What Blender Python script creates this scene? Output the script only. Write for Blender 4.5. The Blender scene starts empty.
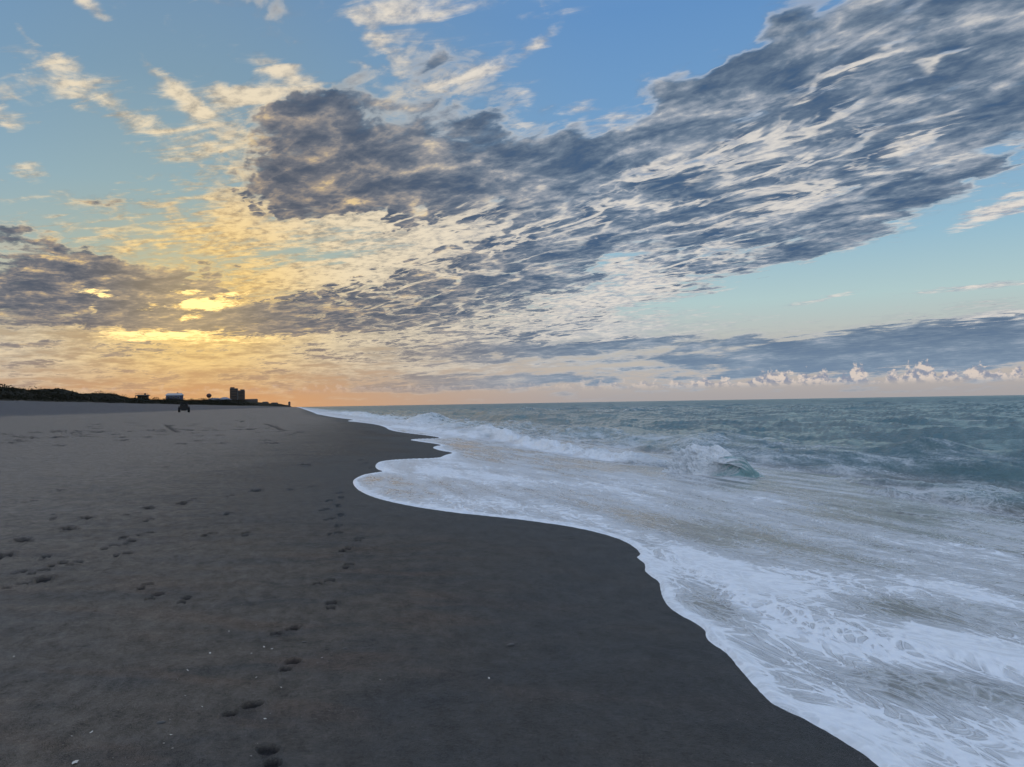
import bpy, bmesh, math, random
import numpy as np
from mathutils import Vector, Matrix
random.seed(7)
rng = np.random.default_rng(11)
sc = bpy.context.scene
COL = sc.collection
R = math.radians
W, H = 1024, 767

# ------------------------------------------------------------------ camera
# world +Y runs along the shore, +X points out to sea
F_PX = 769.0
YAW, PITCH, ROLL = R(15.75), R(1.48), R(0.945)
EYE = Vector((0.0, 0.0, 1.6))
Fv = Vector((math.sin(YAW) * math.cos(PITCH), math.cos(YAW) * math.cos(PITCH), math.sin(PITCH)))
R0 = Vector((math.cos(YAW), -math.sin(YAW), 0.0))
U0 = R0.cross(Fv).normalized()
RV = R0 * math.cos(ROLL) - U0 * math.sin(ROLL)
UV_ = R0 * math.sin(ROLL) + U0 * math.cos(ROLL)

cam = bpy.data.cameras.new('camera')
cam.sensor_fit = 'HORIZONTAL'
cam.sensor_width = 36.0
cam.lens = 36.0 * F_PX / W
cam.clip_start = 0.05
cam.clip_end = 60000
cob = bpy.data.objects.new('camera', cam)
COL.objects.link(cob)
cob.matrix_world = Matrix(((RV.x, UV_.x, -Fv.x, EYE.x), (RV.y, UV_.y, -Fv.y, EYE.y),
                           (RV.z, UV_.z, -Fv.z, EYE.z), (0, 0, 0, 1)))
sc.camera = cob


def ray(px, py):
    d = Fv + RV * ((px - 512.0) / F_PX) + UV_ * ((383.5 - py) / F_PX)
    return d.normalized()


def azel(px, py):
    d = ray(px, py)
    return math.degrees(math.atan2(d.x, d.y)), math.degrees(math.asin(d.z))


def lin(c):
    return tuple(((v / 255.0) / 12.92 if v / 255.0 <= 0.04045 else ((v / 255.0 + 0.055) / 1.055) ** 2.4) for v in c) + (1.0,)


# ------------------------------------------------------------------ small node language
class NT:
    def __init__(s, tree):
        s.t = tree

    def new(s, typ, **kw):
        n = s.t.nodes.new(typ)
        for k, v in kw.items():
            setattr(n, k, v)
        return n

    def put(s, sock, v):
        if isinstance(v, bpy.types.NodeSocket):
            s.t.links.new(v, sock)
        elif v is not None:
            sock.default_value = v

    def m(s, op, a, b=None, c=None, clamp=False):
        n = s.new('ShaderNodeMath', operation=op, use_clamp=clamp)
        s.put(n.inputs[0], a); s.put(n.inputs[1], b); s.put(n.inputs[2], c)
        return n.outputs[0]

    def v(s, op, a, b=None, c=None):
        n = s.new('ShaderNodeVectorMath', operation=op)
        s.put(n.inputs[0], a)
        if b is not None:
            if op == 'SCALE': s.put(n.inputs['Scale'], b)
            else: s.put(n.inputs[1], b)
        s.put(n.inputs[2], c)
        return n.outputs['Value' if op in ('LENGTH', 'DOT_PRODUCT') else 'Vector']

    def xyz(s, x, y, z=0.0):
        n = s.new('ShaderNodeCombineXYZ')
        s.put(n.inputs[0], x); s.put(n.inputs[1], y); s.put(n.inputs[2], z)
        return n.outputs[0]

    def sep(s, v):
        n = s.new('ShaderNodeSeparateXYZ'); s.put(n.inputs[0], v)
        return n.outputs

    def sepc(s, v):
        n = s.new('ShaderNodeSeparateColor'); s.put(n.inputs[0], v)
        return n.outputs

    def map(s, x, a, b, c=0.0, d=1.0, kind='SMOOTHSTEP', clamp=True):
        n = s.new('ShaderNodeMapRange', interpolation_type=kind)
        if kind == 'LINEAR': n.clamp = clamp
        for i, q in enumerate((x, a, b, c, d)):
            s.put(n.inputs[i], q)
        return n.outputs[0]

    def noise(s, vec, scale, detail=4.0, rough=0.55, lac=2.0, dist=0.0, color=False, dim='3D'):
        n = s.new('ShaderNodeTexNoise', noise_dimensions=dim)
        s.put(n.inputs['Vector'], vec); s.put(n.inputs['Scale'], scale)
        n.inputs['Detail'].default_value = detail; n.inputs['Roughness'].default_value = rough
        n.inputs['Lacunarity'].default_value = lac; s.put(n.inputs['Distortion'], dist)
        return n.outputs[1 if color else 0]

    def mix(s, f, a, b, blend='MIX'):
        n = s.new('ShaderNodeMix', data_type='RGBA', blend_type=blend)
        s.put(n.inputs[0], f); s.put(n.inputs[6], a); s.put(n.inputs[7], b)
        return n.outputs[2]

    def mixf(s, f, a, b):
        n = s.new('ShaderNodeMix', data_type='FLOAT')
        s.put(n.inputs[0], f); s.put(n.inputs[2], a); s.put(n.inputs[3], b)
        return n.outputs[0]

    def ramp(s, f, stops, interp='LINEAR'):
        n = s.new('ShaderNodeValToRGB'); s.put(n.inputs[0], f)
        e = n.color_ramp.elements
        n.color_ramp.interpolation = interp
        while len(e) < len(stops): e.new(0.5)
        for i, (p, c) in enumerate(stops):
            e[i].position = p; e[i].color = c
        return n.outputs[0]

    def mapping(s, vec, loc=(0, 0, 0), rot=0.0, scale=(1, 1, 1), kind='TEXTURE'):
        n = s.new('ShaderNodeMapping', vector_type=kind); s.put(n.inputs[0], vec)
        n.inputs[1].default_value = loc; n.inputs[2].default_value = (0, 0, rot); n.inputs[3].default_value = scale
        return n.outputs[0]

    def attr(s, name, out='Fac'):
        n = s.new('ShaderNodeAttribute', attribute_name=name)
        return n.outputs[out]
# ------------------------------------------------------------------ sky
SUN_AZ, SUN_EL = azel(196, 305)
world = bpy.data.worlds.new('World'); sc.world = world; world.use_nodes = True
world.node_tree.nodes.clear()
S = NT(world.node_tree)
SN = lambda *a, **k: S.noise(*a, dim='2D', **k)
tc = S.new('ShaderNodeTexCoord').outputs['Generated']
D = S.v('NORMALIZE', tc)
dx, dy, dz = S.sep(D)
az = S.m('MULTIPLY', S.m('ARCTAN2', dx, dy), 57.29578)
el = S.m('MULTIPLY', S.m('ARCSINE', dz), 57.29578)
AE = S.xyz(az, el, 0.0)
# cloud-deck plane coordinates (perspective of a flat deck), streets run towards azimuth A0
den = S.m('ADD', S.m('MAXIMUM', dz, 0.0), 0.055)
Px = S.m('DIVIDE', dx, den); Py = S.m('DIVIDE', dy, den)
P = S.xyz(Px, Py, 0.0)
A0 = R(-21.5)
Pst = S.mapping(P, rot=-A0, scale=(1.0, 1.75, 1.0))          # stretched along the streets
# organic warp of the layout
w1 = SN(S.mapping(P, rot=-A0, scale=(1, 2, 1)), 2.2, 3.0, 0.6, color=True)
w2 = SN(Pst, 9.0, 3.0, 0.6, color=True)
w1 = S.sepc(w1); w2 = S.sepc(w2)
wx = S.m('ADD', S.m('MULTIPLY', S.m('SUBTRACT', w1[0], 0.5), 8.0), S.m('MULTIPLY', S.m('SUBTRACT', w2[0], 0.5), 3.6))
wy = S.m('ADD', S.m('MULTIPLY', S.m('SUBTRACT', w1[1], 0.5), 3.6), S.m('MULTIPLY', S.m('SUBTRACT', w2[1], 0.5), 1.7))
fadew = S.map(el, 0.5, 12.0, 0.10, 1.0, kind='LINEAR')
azw = S.m('MULTIPLY_ADD', wx, fadew, az); elw = S.m('MULTIPLY_ADD', wy, fadew, el)
azh = S.m('MULTIPLY_ADD', wx, S.m('MULTIPLY', fadew, 0.35), az); elh = S.m('MULTIPLY_ADD', wy, S.m('MULTIPLY', fadew, 0.45), el)

# (x, y, rx, ry, tilt, bright, dark, hot) in photo pixels, turned into azimuth / elevation
BL = [
    # dark blue-grey masses
    (395, 164, 185, 80, 3, 0, 1.0, 0), (245, 160, 60, 40, 0, 0, .35, 0), (345, 178, 85, 50, 8, 0, .5, 0), (560, 150, 140, 75, 12, 0, .75, 0),
    (700, 140, 170, 62, 14, 0, .8, 0), (860, 110, 200, 95, 18, 0, .95, 0), (980, 50, 170, 100, 18, 0, .9, 0),
    (790, 60, 110, 34, 25, 0, .6, 0), (960, 150, 130, 32, 17, 0, .9, 0),
    (560, 235, 190, 52, 12, 0, .85, 0), (440, 275, 150, 32, 12, 0, .8, 0), (640, 250, 170, 30, 13, 0, .7, 0),
    (720, 268, 90, 14, 14, 0, .8, 0), (800, 225, 140, 24, 13, 0, .75, 0), (900, 194, 120, 12, 11, 0, 1.0, 0),
    (820, 245, 110, 12, 12, 0, .8, 0),
    (60, 295, 160, 42, -2, 0, 1.25, 0), (190, 310, 120, 24, 3, 0, .8, 0), (218, 268, 38, 22, 25, 0, .9, 0), (120, 272, 100, 16, -8, 0, .6, 0),
    (10, 229, 55, 11, -6, 0, 1.0, 0), (135, 208, 80, 10, -2, 0, .8, 0), (60, 248, 60, 8, 0, 0, .4, 0),
    (290, 298, 90, 16, 3, 0, .9, 0), (340, 325, 150, 13, 3, 0, .85, 0), (235, 330, 110, 9, 2, 0, .9, 0), (480, 300, 120, 16, 8, 0, .6, 0),
    (600, 318, 150, 12, 5, 0, .55, 0), (470, 340, 170, 12, 2, 0, .6, 0), (60, 352, 150, 9, 0, 0, .5, 0),
    (100, 372, 150, 8, 0, 0, .4, 0), (480, 380, 170, 9, 1, 0, .65, 0), (330, 392, 170, 5, 1, 0, .3, 0), (620, 362, 130, 6, 1, 0, .4, 0),
    (930, 348, 250, 22, 3, 0, 1.4, 0), (1020, 334, 130, 26, 4, 0, .9, 0), (790, 353, 110, 12, 1, 0, .5, 0),
    (435, 66, 85, 22, 12, 0, .62, 0), (300, 120, 70, 30, 10, 0, .5, 0),
    (760, 50, 90, 55, 20, 0, .9, 0), (320, 160, 60, 50, 10, 0, .5, 0), (325, 206, 90, 24, 0, 0, .8, 0), (420, 205, 90, 22, 3, 0, .6, 0), (480, 200, 110, 30, 8, 0, .6, 0), (600, 170, 120, 34, 10, 0, .5, 0),
    (740, 190, 160, 26, 12, 0, .6, 0), (420, 318, 190, 16, 4, 0, .75, 0), (560, 348, 200, 10, 2, 0, .7, 0), (250, 348, 200, 8, 1, 0, .6, 0), (400, 362, 220, 7, 1, 0, .5, 0),
    (680, 292, 120, 9, 10, 0, .7, 0), (870, 350, 160, 16, 2, 0, .7, 0),
    (90, 386, 160, 7, 0, 0, .55, 0), (260, 374, 140, 6, 1, 0, .6, 0), (20, 365, 90, 6, 0, 0, .5, 0),
    (620, 225, 300, 40, 12, 0, .35, 0), (520, 262, 220, 34, 12, 0, .35, 0), (770, 215, 200, 26, 12, 0, .3, 0), (420, 300, 200, 20, 6, 0, .3, 0),
    (480, 352, 260, 9, 2, 0, .45, 0), (620, 376, 220, 7, 1, 0, .5, 0), (400, 384, 260, 8, 0, 0, .5, 0), (640, 345, 180, 9, 3, 0, .25, 0), (540, 330, 180, 9, 4, 0, .45, 0), (960, 342, 160, 20, 3, 0, .5, 0),
    # holes of clear sky (both negative)
    (620, 55, 150, 62, 14, -.8, -1.2, 0), (700, 20, 70, 40, 0, -.6, -.9, 0), (60, 30, 260, 55, 0, -.5, -.7, 0), (60, 150, 120, 60, 0, -.7, -.6, 0),
    (950, 250, 190, 38, 8, -.8, -1.1, 0), (860, 285, 190, 28, 4, -.7, -.9, 0), (320, 255, 60, 12, 8, -.6, -.9, 0), (395, 243, 60, 12, 4, -.3, -.9, 0), (370, 240, 170, 26, 6, 0, -1.0, 0),
    (620, 258, 48, 10, 18, -.5, -1.2, 0), (1000, 150, 60, 10, 20, 0, -.9, 0), (930, 172, 90, 9, 20, 0, -.9, 0), (820, 196, 60, 8, 14, 0, -.8, 0),
    (700, 300, 110, 22, 6, -.5, -.7, 0), (340, 50, 70, 30, 0, -.6, -.3, 0),
    # bright cream veils
    (205, 140, 120, 62, -8, .75, 0, 0), (175, 92, 62, 12, -36, .9, 0, 0), (290, 76, 46, 18, -8, 1.5, 0, 0), (252, 93, 40, 12, 0, 1.2, 0, 0), (250, 100, 70, 18, 0, .7, 0, 0),
    (170, 232, 190, 48, 0, .68, -.25, 0), (260, 205, 60, 30, 20, .8, -.2, 0), (410, 18, 62, 30, 5, 1.0, 0, 0), (385, 50, 40, 20, -50, .9, 0, 0),
    (480, 72, 100, 14, 14, 1.1, -.3, 0), (545, 44, 40, 11, 32, 1.1, 0, 0), (500, 92, 90, 10, 8, .6, 0, 0),
    (75, 78, 75, 17, -14, .95, 0, 0), (100, 106, 75, 12, -14, .9, 0, 0), (24, 168, 30, 12, -10, 1.1, 0, 0), (5, 117, 28, 11, 0, 1.05, 0, 0), (82, 3, 36, 9, -25, 1.15, 0, 0), (15, 33, 20, 6, -40, .8, 0, 0), (10, 90, 70, 50, 0, .35, 0, 0),
    (360, 225, 190, 26, 8, 1.0, 0, 0), (330, 275, 170, 22, 6, 1.0, -.2, 0), (430, 250, 150, 40, 10, .8, 0, 0),
    (300, 340, 420, 62, 2, .8, 0, 0), (150, 365, 330, 44, 0, .7, 0, 0), (560, 330, 260, 40, 4, .85, 0, 0), (660, 285, 130, 22, 12, .9, 0, 0),
    (600, 215, 360, 44, 12, 1.3, 0, 0), (480, 290, 260, 36, 10, .7, 0, 0), (740, 240, 190, 34, 12, .5, 0, 0), (680, 197, 110, 9, 10, .4, -.8, 0), (560, 216, 90, 8, 12, .4, -.7, 0), (570, 108, 60, 8, 20, .6, -.7, 0), (600, 96, 40, 6, 25, .4, -.8, 0), (560, 125, 50, 7, 28, .4, -.8, 0), (780, 195, 130, 18, 14, 1.0, -.25, 0), (830, 297, 60, 7, 8, 1.5, 0, 0), (1000, 212, 60, 13, 16, 1.7, 0, 0),
    (970, 287, 110, 5, 2, 1.4, 0, 0), (1010, 316, 140, 12, 8, 1.3, -.2, 0), (800, 160, 330, 120, 14, .6, 0, 0), (620, 115, 60, 16, 20, .5, -.5, 0),
    (520, 115, 40, 18, 50, .6, -.6, 0), (870, 60, 60, 14, 20, .6, -.3, 0), (950, 55, 60, 14, 20, .6, -.35, 0), (800, 55, 50, 10, 24, .5, -.3, 0), (840, 70, 200, 60, 20, .55, 0, 0), (930, 165, 110, 10, 20, .6, -.5, 0), (905, 150, 50, 8, 30, .4, -.6, 0),
    (650, 172, 60, 10, 14, .5, -.35, 0), (930, 130, 70, 10, 20, .6, -.6, 0), (900, 140, 40, 8, 30, .6, -.7, 0), (770, 130, 60, 10, 15, .4, -.4, 0),
    (700, 370, 330, 16, 1, .5, 0, 0), (250, 300, 60, 8, 5, .6, -.5, 0),
    # gaps burning with light close to the sun
    (202, 305, 40, 7, 6, 1.2, -1.4, 1.7), (188, 318, 16, 4, 14, .8, -.9, 1.0), (160, 335, 62, 7, 4, 1, -.9, .75), (95, 294, 26, 4.5, -6, .9, -1.0, .8),
    (150, 306, 14, 4, 12, .8, -.9, .9), (190, 291, 22, 4, 3, .8, -.8, .9), (90, 308, 7, 5, 30, .6, -.7, .4), (230, 294, 30, 4, 10, .8, -.8, .8), (215, 338, 110, 10, 3, .6, -.5, .45), (120, 332, 20, 4, 0, .5, -.6, .5),
]
b1 = b2 = b3 = None
for (x, y, rx, ry, tilt, a1, a2, a3) in BL:
    ca, ce = azel(x, y)
    k = 0.0745
    stretch = 1.0 - 0.42 * (((x - 512) / 769.0) ** 2 / (1 + ((x - 512) / 769.0) ** 2))
    grow = 1.2 if a2 > 0 else 1.0
    rx *= grow; ry *= grow
    sx, sy = rx * k * 1.18 * stretch, ry * k * 1.22
    t = R(tilt - 0.9); ct, st = math.cos(t), math.sin(t)
    xa, ya = (azh, elh) if a3 > 0 else (azw, elw) if ry > (7 if a2 > 0 else 19) else ((azh, elh) if ry > 5.6 else (az, el))
    u = S.m('MULTIPLY_ADD', xa, ct / sx, S.m('MULTIPLY_ADD', ya, st / sx, -(ca * ct + ce * st) / sx))
    v = S.m('MULTIPLY_ADD', xa, -st / sy, S.m('MULTIPLY_ADD', ya, ct / sy, -(-ca * st + ce * ct) / sy))
    g = S.map(S.m('SQRT', S.m('MULTIPLY_ADD', u, u, S.m('MULTIPLY', v, v))), 1.0, 0.0, 0.0, 1.0)
    if a1: b1 = S.m('MULTIPLY_ADD', g, a1, 0.0 if b1 is None else b1)
    if a2: b2 = S.m('MULTIPLY_ADD', g, a2, 0.0 if b2 is None else b2)
    if a3: b3 = S.m('MULTIPLY_ADD', g, a3, 0.0 if b3 is None else b3)
# generic cloud cover for the part of the dome the photo does not show
offv = S.m('MULTIPLY', S.map(S.m('ABSOLUTE', S.m('SUBTRACT', az, math.degrees(YAW))), 38, 55), 0.55)
offt = S.m('MULTIPLY', S.map(el, 27, 40), 0.45)
off = S.m('MAXIMUM', offv, offt)
b1 = S.m('ADD', b1, off); b2 = S.m('ADD', b2, S.m('MULTIPLY', off, 0.8))

nA = SN(Pst, 4.0, 6.0, 0.54)                     # broad streets
nB = SN(S.mapping(P, (3.1, 1.7, 0), -A0, (1.0, 1.3, 1.0)), 10.0, 5.0, 0.55, dist=0.3)   # puffs
nC = SN(S.mapping(P, (7.1, 4.2, 0), -A0 + R(38), (1.0, 3.2, 1.0)), 13.0, 5.0, 0.62, dist=0.5)   # fibres
nLow = SN(S.mapping(AE, (0, 0, 0), R(1.0), (3.4, .55, 1.0)), 0.9, 6.0, 0.62)               # thin layers low down
lowm = S.map(el, 2.0, 9.0, 1.0, 0.0)
nSh = S.mixf(lowm, SN(S.mapping(P, (2.2, 8.8, 0), -A0, (1.0, 1.45, 1.0)), 5.5, 5.0, 0.56, dist=0.3), SN(S.mapping(AE, (9, 3, 0), R(1.0), (4.0, .8, 1.0)), 0.8, 4.0, 0.6))
nD = S.mixf(lowm, S.m('ADD', S.m('MULTIPLY', nA, 0.5), S.m('MULTIPLY', nB, 0.5)), nLow)
nB1 = S.mixf(lowm, S.m('ADD', S.m('MULTIPLY', nC, 0.6), S.m('MULTIPLY', nB, 0.4)), nLow)
# dark deck
b2 = S.m('SUBTRACT', b2, S.m('MULTIPLY', S.map(b2, 1.2, 2.6, kind='LINEAR'), 1.0))
dk = S.m('ADD', b2, S.m('MULTIPLY', S.m('SUBTRACT', nD, 0.5), S.map(b2, 0.7, 1.5, 3.3, 1.9)))
seamn = SN(S.mapping(P, (4.4, 2.9, 0), -A0 - R(3), (1.0, 2.1, 1.0)), 4.4, 4.0, 0.55, dist=0.3)
seam = S.map(S.m('ABSOLUTE', S.m('SUBTRACT', seamn, 0.5)), 0.125, 0.0)
seamn2 = SN(S.mapping(P, (1.4, 6.9, 0), -A0 + R(2), (1.0, 1.9, 1.0)), 8.5, 3.0, 0.6, dist=0.25)
seam = S.m('MAXIMUM', seam, S.m('MULTIPLY', S.map(S.m('ABSOLUTE', S.m('SUBTRACT', seamn2, 0.5)), 0.11, 0.0), 0.6))
seam = S.m('MULTIPLY', seam, S.m('SUBTRACT', 1.0, S.m('MULTIPLY', lowm, 0.6)))
dk = S.m('MULTIPLY_ADD', S.m('MULTIPLY', seam, -0.85), S.map(b1, 0.15, 1.3), dk)
dkA = S.map(dk, 0.02, 1.05)
# bright deck
br = S.m('ADD', b1, S.m('MULTIPLY', S.m('SUBTRACT', nB1, 0.5), 3.6))
brA = S.map(br, 0.06, 1.25)

# angular distance from the sun
sd = Vector((math.sin(R(SUN_AZ)) * math.cos(R(SUN_EL)), math.cos(R(SUN_AZ)) * math.cos(R(SUN_EL)), math.sin(R(SUN_EL))))
sunang = S.m('MULTIPLY', S.m('ARCCOSINE', S.v('DOT_PRODUCT', D, tuple(sd))), 57.29578)
azd = S.m('ABSOLUTE', S.m('SUBTRACT', az, SUN_AZ))
near = S.map(azd, 0.0, 32.0, 1.0, 0.0)
elN = S.map(el, 0.0, 60.0, 0.0, 1.0, kind='LINEAR')
e_ = lambda d: d / 60.0
clearA = S.ramp(elN, [(0, lin((200, 156, 114))), (e_(2), lin((186, 150, 116))), (e_(5), lin((184, 154, 114))), (e_(9), lin((178, 184, 160))), (e_(15), lin((150, 176, 182))),
                      (e_(22), lin((126, 157, 178))), (e_(30), lin((110, 144, 180))), (e_(42), lin((128, 156, 190))), (1, lin((132, 158, 192)))])
clearB = S.ramp(elN, [(0, lin((170, 166, 168))), (e_(1.6), lin((188, 180, 174))), (e_(4), lin((190, 188, 182))), (e_(7), lin((178, 203, 204))), (e_(11), lin((150, 188, 208))),
                      (e_(17), lin((122, 164, 202))), (e_(27), lin((100, 146, 197))), (e_(42), lin((120, 156, 205))), (1, lin((128, 158, 198)))])
clear = S.mix(near, clearB, clearA)
# cloud colours
warmn = S.map(sunang, 4.0, 34.0, 1.0, 0.0, kind='SMOOTHERSTEP')
lowsun = S.m('MULTIPLY', near, S.map(el, 12.0, 1.0, 0.0, 1.0))
tone = S.m('MAXIMUM', warmn, lowsun)
fine = SN(S.mapping(P, (1.7, 9.2, 0), -A0, (1.0, 1.4, 1.0)), 24.0, 5.0, 0.6)
fineL = S.mixf(lowm, fine, SN(S.mapping(AE, (5, 3, 0), 0.02, (2.6, .5, 1.0)), 2.2, 5.0, 0.6))
goldn = S.map(sunang, 1.0, 12.5, 1.0, 0.0)
cream = S.mix(goldn, S.mix(tone, lin((226, 220, 212)), lin((238, 220, 186))), lin((250, 212, 134)))
creamd = S.mix(goldn, S.mix(tone, lin((148, 160, 178)), lin((160, 152, 136))), lin((182, 146, 100)))
brcol = S.mix(S.map(S.m('MULTIPLY_ADD', br, 0.22, S.m('MULTIPLY_ADD', S.m('SUBTRACT', fineL, 0.5), 1.5, S.m('MULTIPLY_ADD', S.m('SUBTRACT', nD, 0.5), 1.6, 0.38))), 0.05, 0.95), creamd, cream)
t_ = S.m('MULTIPLY_ADD', S.m('SUBTRACT', dk, 0.8), 0.16, 0.60)
t_ = S.m('MULTIPLY_ADD', seam, -0.20, t_)
t_ = S.m('MULTIPLY_ADD', S.m('SUBTRACT', nSh, 0.5), 1.75, t_)
t_ = S.m('MULTIPLY_ADD', S.m('SUBTRACT', 0.5, fineL), 0.6, t_)
t_ = S.m('MULTIPLY_ADD', S.m('SUBTRACT', 0.5, nB), 0.7, t_)
dc1 = S.ramp(t_, [(0.0, lin((208, 206, 204))), (0.28, lin((150, 160, 174))), (0.55, lin((108, 126, 147))), (0.8, lin((84, 105, 131))), (1.0, lin((70, 96, 128)))])
dc2 = S.ramp(t_, [(0.0, lin((232, 200, 140))), (0.28, lin((160, 146, 132))), (0.55, lin((112, 113, 120))), (0.8, lin((88, 95, 108))), (1.0, lin((78, 88, 104)))])
dkcol = S.mix(tone, dc1, dc2)
# lit rims of the dark deck
rim = S.m('MULTIPLY', S.map(dk, 0.20, 0.42), S.map(dk, 0.80, 0.45))
dkcol = S.mix(S.m('MULTIPLY', rim, 0.62), dkcol, cream)
airy = S.mix(near, lin((140, 161, 184)), lin((198, 164, 126)))
dkcol = S.mix(S.map(el, 7.0, 0.8, 0.0, 0.62), dkcol, airy)
brcol = S.mix(S.map(el, 5.5, 0.8, 0.0, 0.4), brcol, airy)
col = S.mix(brA, clear, brcol)
col = S.mix(dkA, col, dkcol)

# row of cumulus towers along the sea horizon
hx = SN(S.xyz(az, 0.0, 0.0), 0.42, 4.0, 0.6)
envl = S.map(az, 26.0, 40.0)
puf = SN(S.mapping(AE, (2, 5, 0), 0, (1.0, 0.8, 1.0)), 1.35, 5.0, 0.62)
cuT = S.m('ADD', 1.45, S.m('MULTIPLY', S.m('SUBTRACT', hx, 0.42), S.m('MULTIPLY', envl, 5.0)))
cu = S.m('ADD', S.m('MULTIPLY', S.m('SUBTRACT', cuT, el), 1.3), S.m('MULTIPLY', S.m('SUBTRACT', puf, 0.5), 2.4))
cuA = S.m('MULTIPLY', S.map(cu, 0.0, 0.45), S.m('MULTIPLY', S.map(el, 0.75, 1.35), S.map(az, 17.0, 33.0, 0.25, 0.92)))
puf2 = SN(S.mapping(AE, (2.25, 5.2, 0), 0, (1.0, 0.8, 1.0)), 1.35, 5.0, 0.62)
cush = S.map(S.m('ADD', 0.5, S.m('MULTIPLY', S.m('SUBTRACT', puf, puf2), 3.2)), 0.12, 0.85)
cucol = S.mix(cush, lin((138, 146, 166)), lin((220, 206, 196)))
col = S.mix(cuA, col, cucol)

# burning gaps
hot = S.m('MULTIPLY', S.map(S.m('ADD', S.m('MULTIPLY', b3, S.map(dkA, 0.9, 0.1)), S.m('MULTIPLY', S.m('SUBTRACT', fineL, 0.5), 3.4)), 0.1, 1.2), S.map(b3, 0.02, 0.35))
col = S.mix(S.m('MULTIPLY', hot, 0.95), col, (1.8, 1.25, 0.5, 1.0))
glow = S.map(sunang, 8.0, 0.0, 0.0, 1.0)
col = S.mix(S.m('MULTIPLY', glow, 0.24), col, (1.15, 0.78, 0.25, 1.0))
hz = S.map(el, 1.5, 0.0, 0.0, 0.7)
haze = S.mix(near, lin((168, 163, 164)), lin((204, 156, 114)))
col = S.mix(hz, col, haze)
# pinkish gold of the lowest air around the sun
emb = S.m('MULTIPLY', S.map(azd, 0.0, 17.0, 1.0, 0.0), S.map(el, 4.2, 0.3, 0.0, 1.0))
col = S.mix(S.m('MULTIPLY', emb, 0.3), col, lin((224, 150, 84)))
boost = S.m('ADD', 1.0, S.m('MAXIMUM', S.m('MULTIPLY', S.map(el, 31, 46), 0.75), S.m('MULTIPLY', S.map(S.m('ABSOLUTE', S.m('SUBTRACT', az, math.degrees(YAW))), 45, 75), 0.45)))
col = S.mix(1.0, col, S.xyz(boost, boost, boost), 'MULTIPLY')
# the sky seen from below the horizon line stays dull
col = S.mix(S.map(el, -0.2, -3.0), col, lin((96, 100, 108)))

# clear-air term of the physical sky
nish = S.new('ShaderNodeTexSky', sky_type='NISHITA')
nish.sun_disc = False
nish.sun_elevation = R(SUN_EL); nish.sun_rotation = R(SUN_AZ)
bgN = S.new('ShaderNodeBackground'); S.put(bgN.inputs[0], nish.outputs[0]); bgN.inputs[1].default_value = 0.0008
bgC = S.new('ShaderNodeBackground'); S.put(bgC.inputs[0], col); bgC.inputs[1].default_value = 0.98
ad = S.new('ShaderNodeAddShader'); S.put(ad.inputs[0], bgN.outputs[0]); S.put(ad.inputs[1], bgC.outputs[0])
wo = S.new('ShaderNodeOutputWorld'); S.put(wo.inputs[0], ad.outputs[0])
world.cycles.sampling_method = 'NONE'

sun = bpy.data.lights.new('sun', 'SUN'); sun.energy = 0.10; sun.angle = R(8); sun.color = (1.0, 0.72, 0.42)
so = bpy.data.objects.new('sun', sun); COL.objects.link(so)
so.rotation_euler = (-sd).to_track_quat('-Z', 'Y').to_euler()

sc.view_settings.view_transform = 'Standard'; sc.view_settings.look = 'None'
sc.view_settings.exposure = 0; sc.view_settings.gamma = 1

sc.cycles.use_adaptive_sampling = True
sc.cycles.adaptive_threshold = 0.02
sc.cycles.adaptive_min_samples = 12
sc.cycles.max_bounces = 3; sc.cycles.diffuse_bounces = 1; sc.cycles.glossy_bounces = 2
sc.cycles.transmission_bounces = 2; sc.cycles.transparent_max_bounces = 4
sc.cycles.use_denoising = True
try:
    sc.cycles.denoiser = 'OPENIMAGEDENOISE'
    sc.cycles.denoising_input_passes = 'RGB_ALBEDO_NORMAL'
except Exception:
    pass
# ------------------------------------------------------------------ helpers for geometry
def _hash(ix, iy, seed):
    h = (ix.astype(np.int64) * 374761393 + iy.astype(np.int64) * 668265263 + seed * 1442695041) & 0xFFFFFFFF
    h = ((h ^ (h >> 13)) * 1274126177) & 0xFFFFFFFF
    h = ((h ^ (h >> 16)) * 2246822519) & 0xFFFFFFFF
    return ((h ^ (h >> 15)) & 0xFFFFFF) / float(0xFFFFFF)


def vnoise(x, y, seed=0):
    ix = np.floor(x); iy = np.floor(y); fx = x - ix; fy = y - iy
    fx = fx * fx * fx * (fx * (fx * 6 - 15) + 10); fy = fy * fy * fy * (fy * (fy * 6 - 15) + 10)
    a = _hash(ix, iy, seed); b = _hash(ix + 1, iy, seed); c = _hash(ix, iy + 1, seed); d = _hash(ix + 1, iy + 1, seed)
    return (a * (1 - fx) + b * fx) * (1 - fy) + (c * (1 - fx) + d * fx) * fy


def fbm(x, y, octv=4, seed=0, gain=0.5):
    s = 0; a = 1.0; t = 0
    for o in range(octv):
        s = s + a * vnoise(x * 2 ** o + 17.3 * o, y * 2 ** o + 9.1 * o, seed + o); t += a; a *= gain
    return s / t - 0.5


def sstep(a, b, x):
    t = np.clip((x - a) / (b - a), 0, 1)
    return t * t * (3 - 2 * t)


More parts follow.
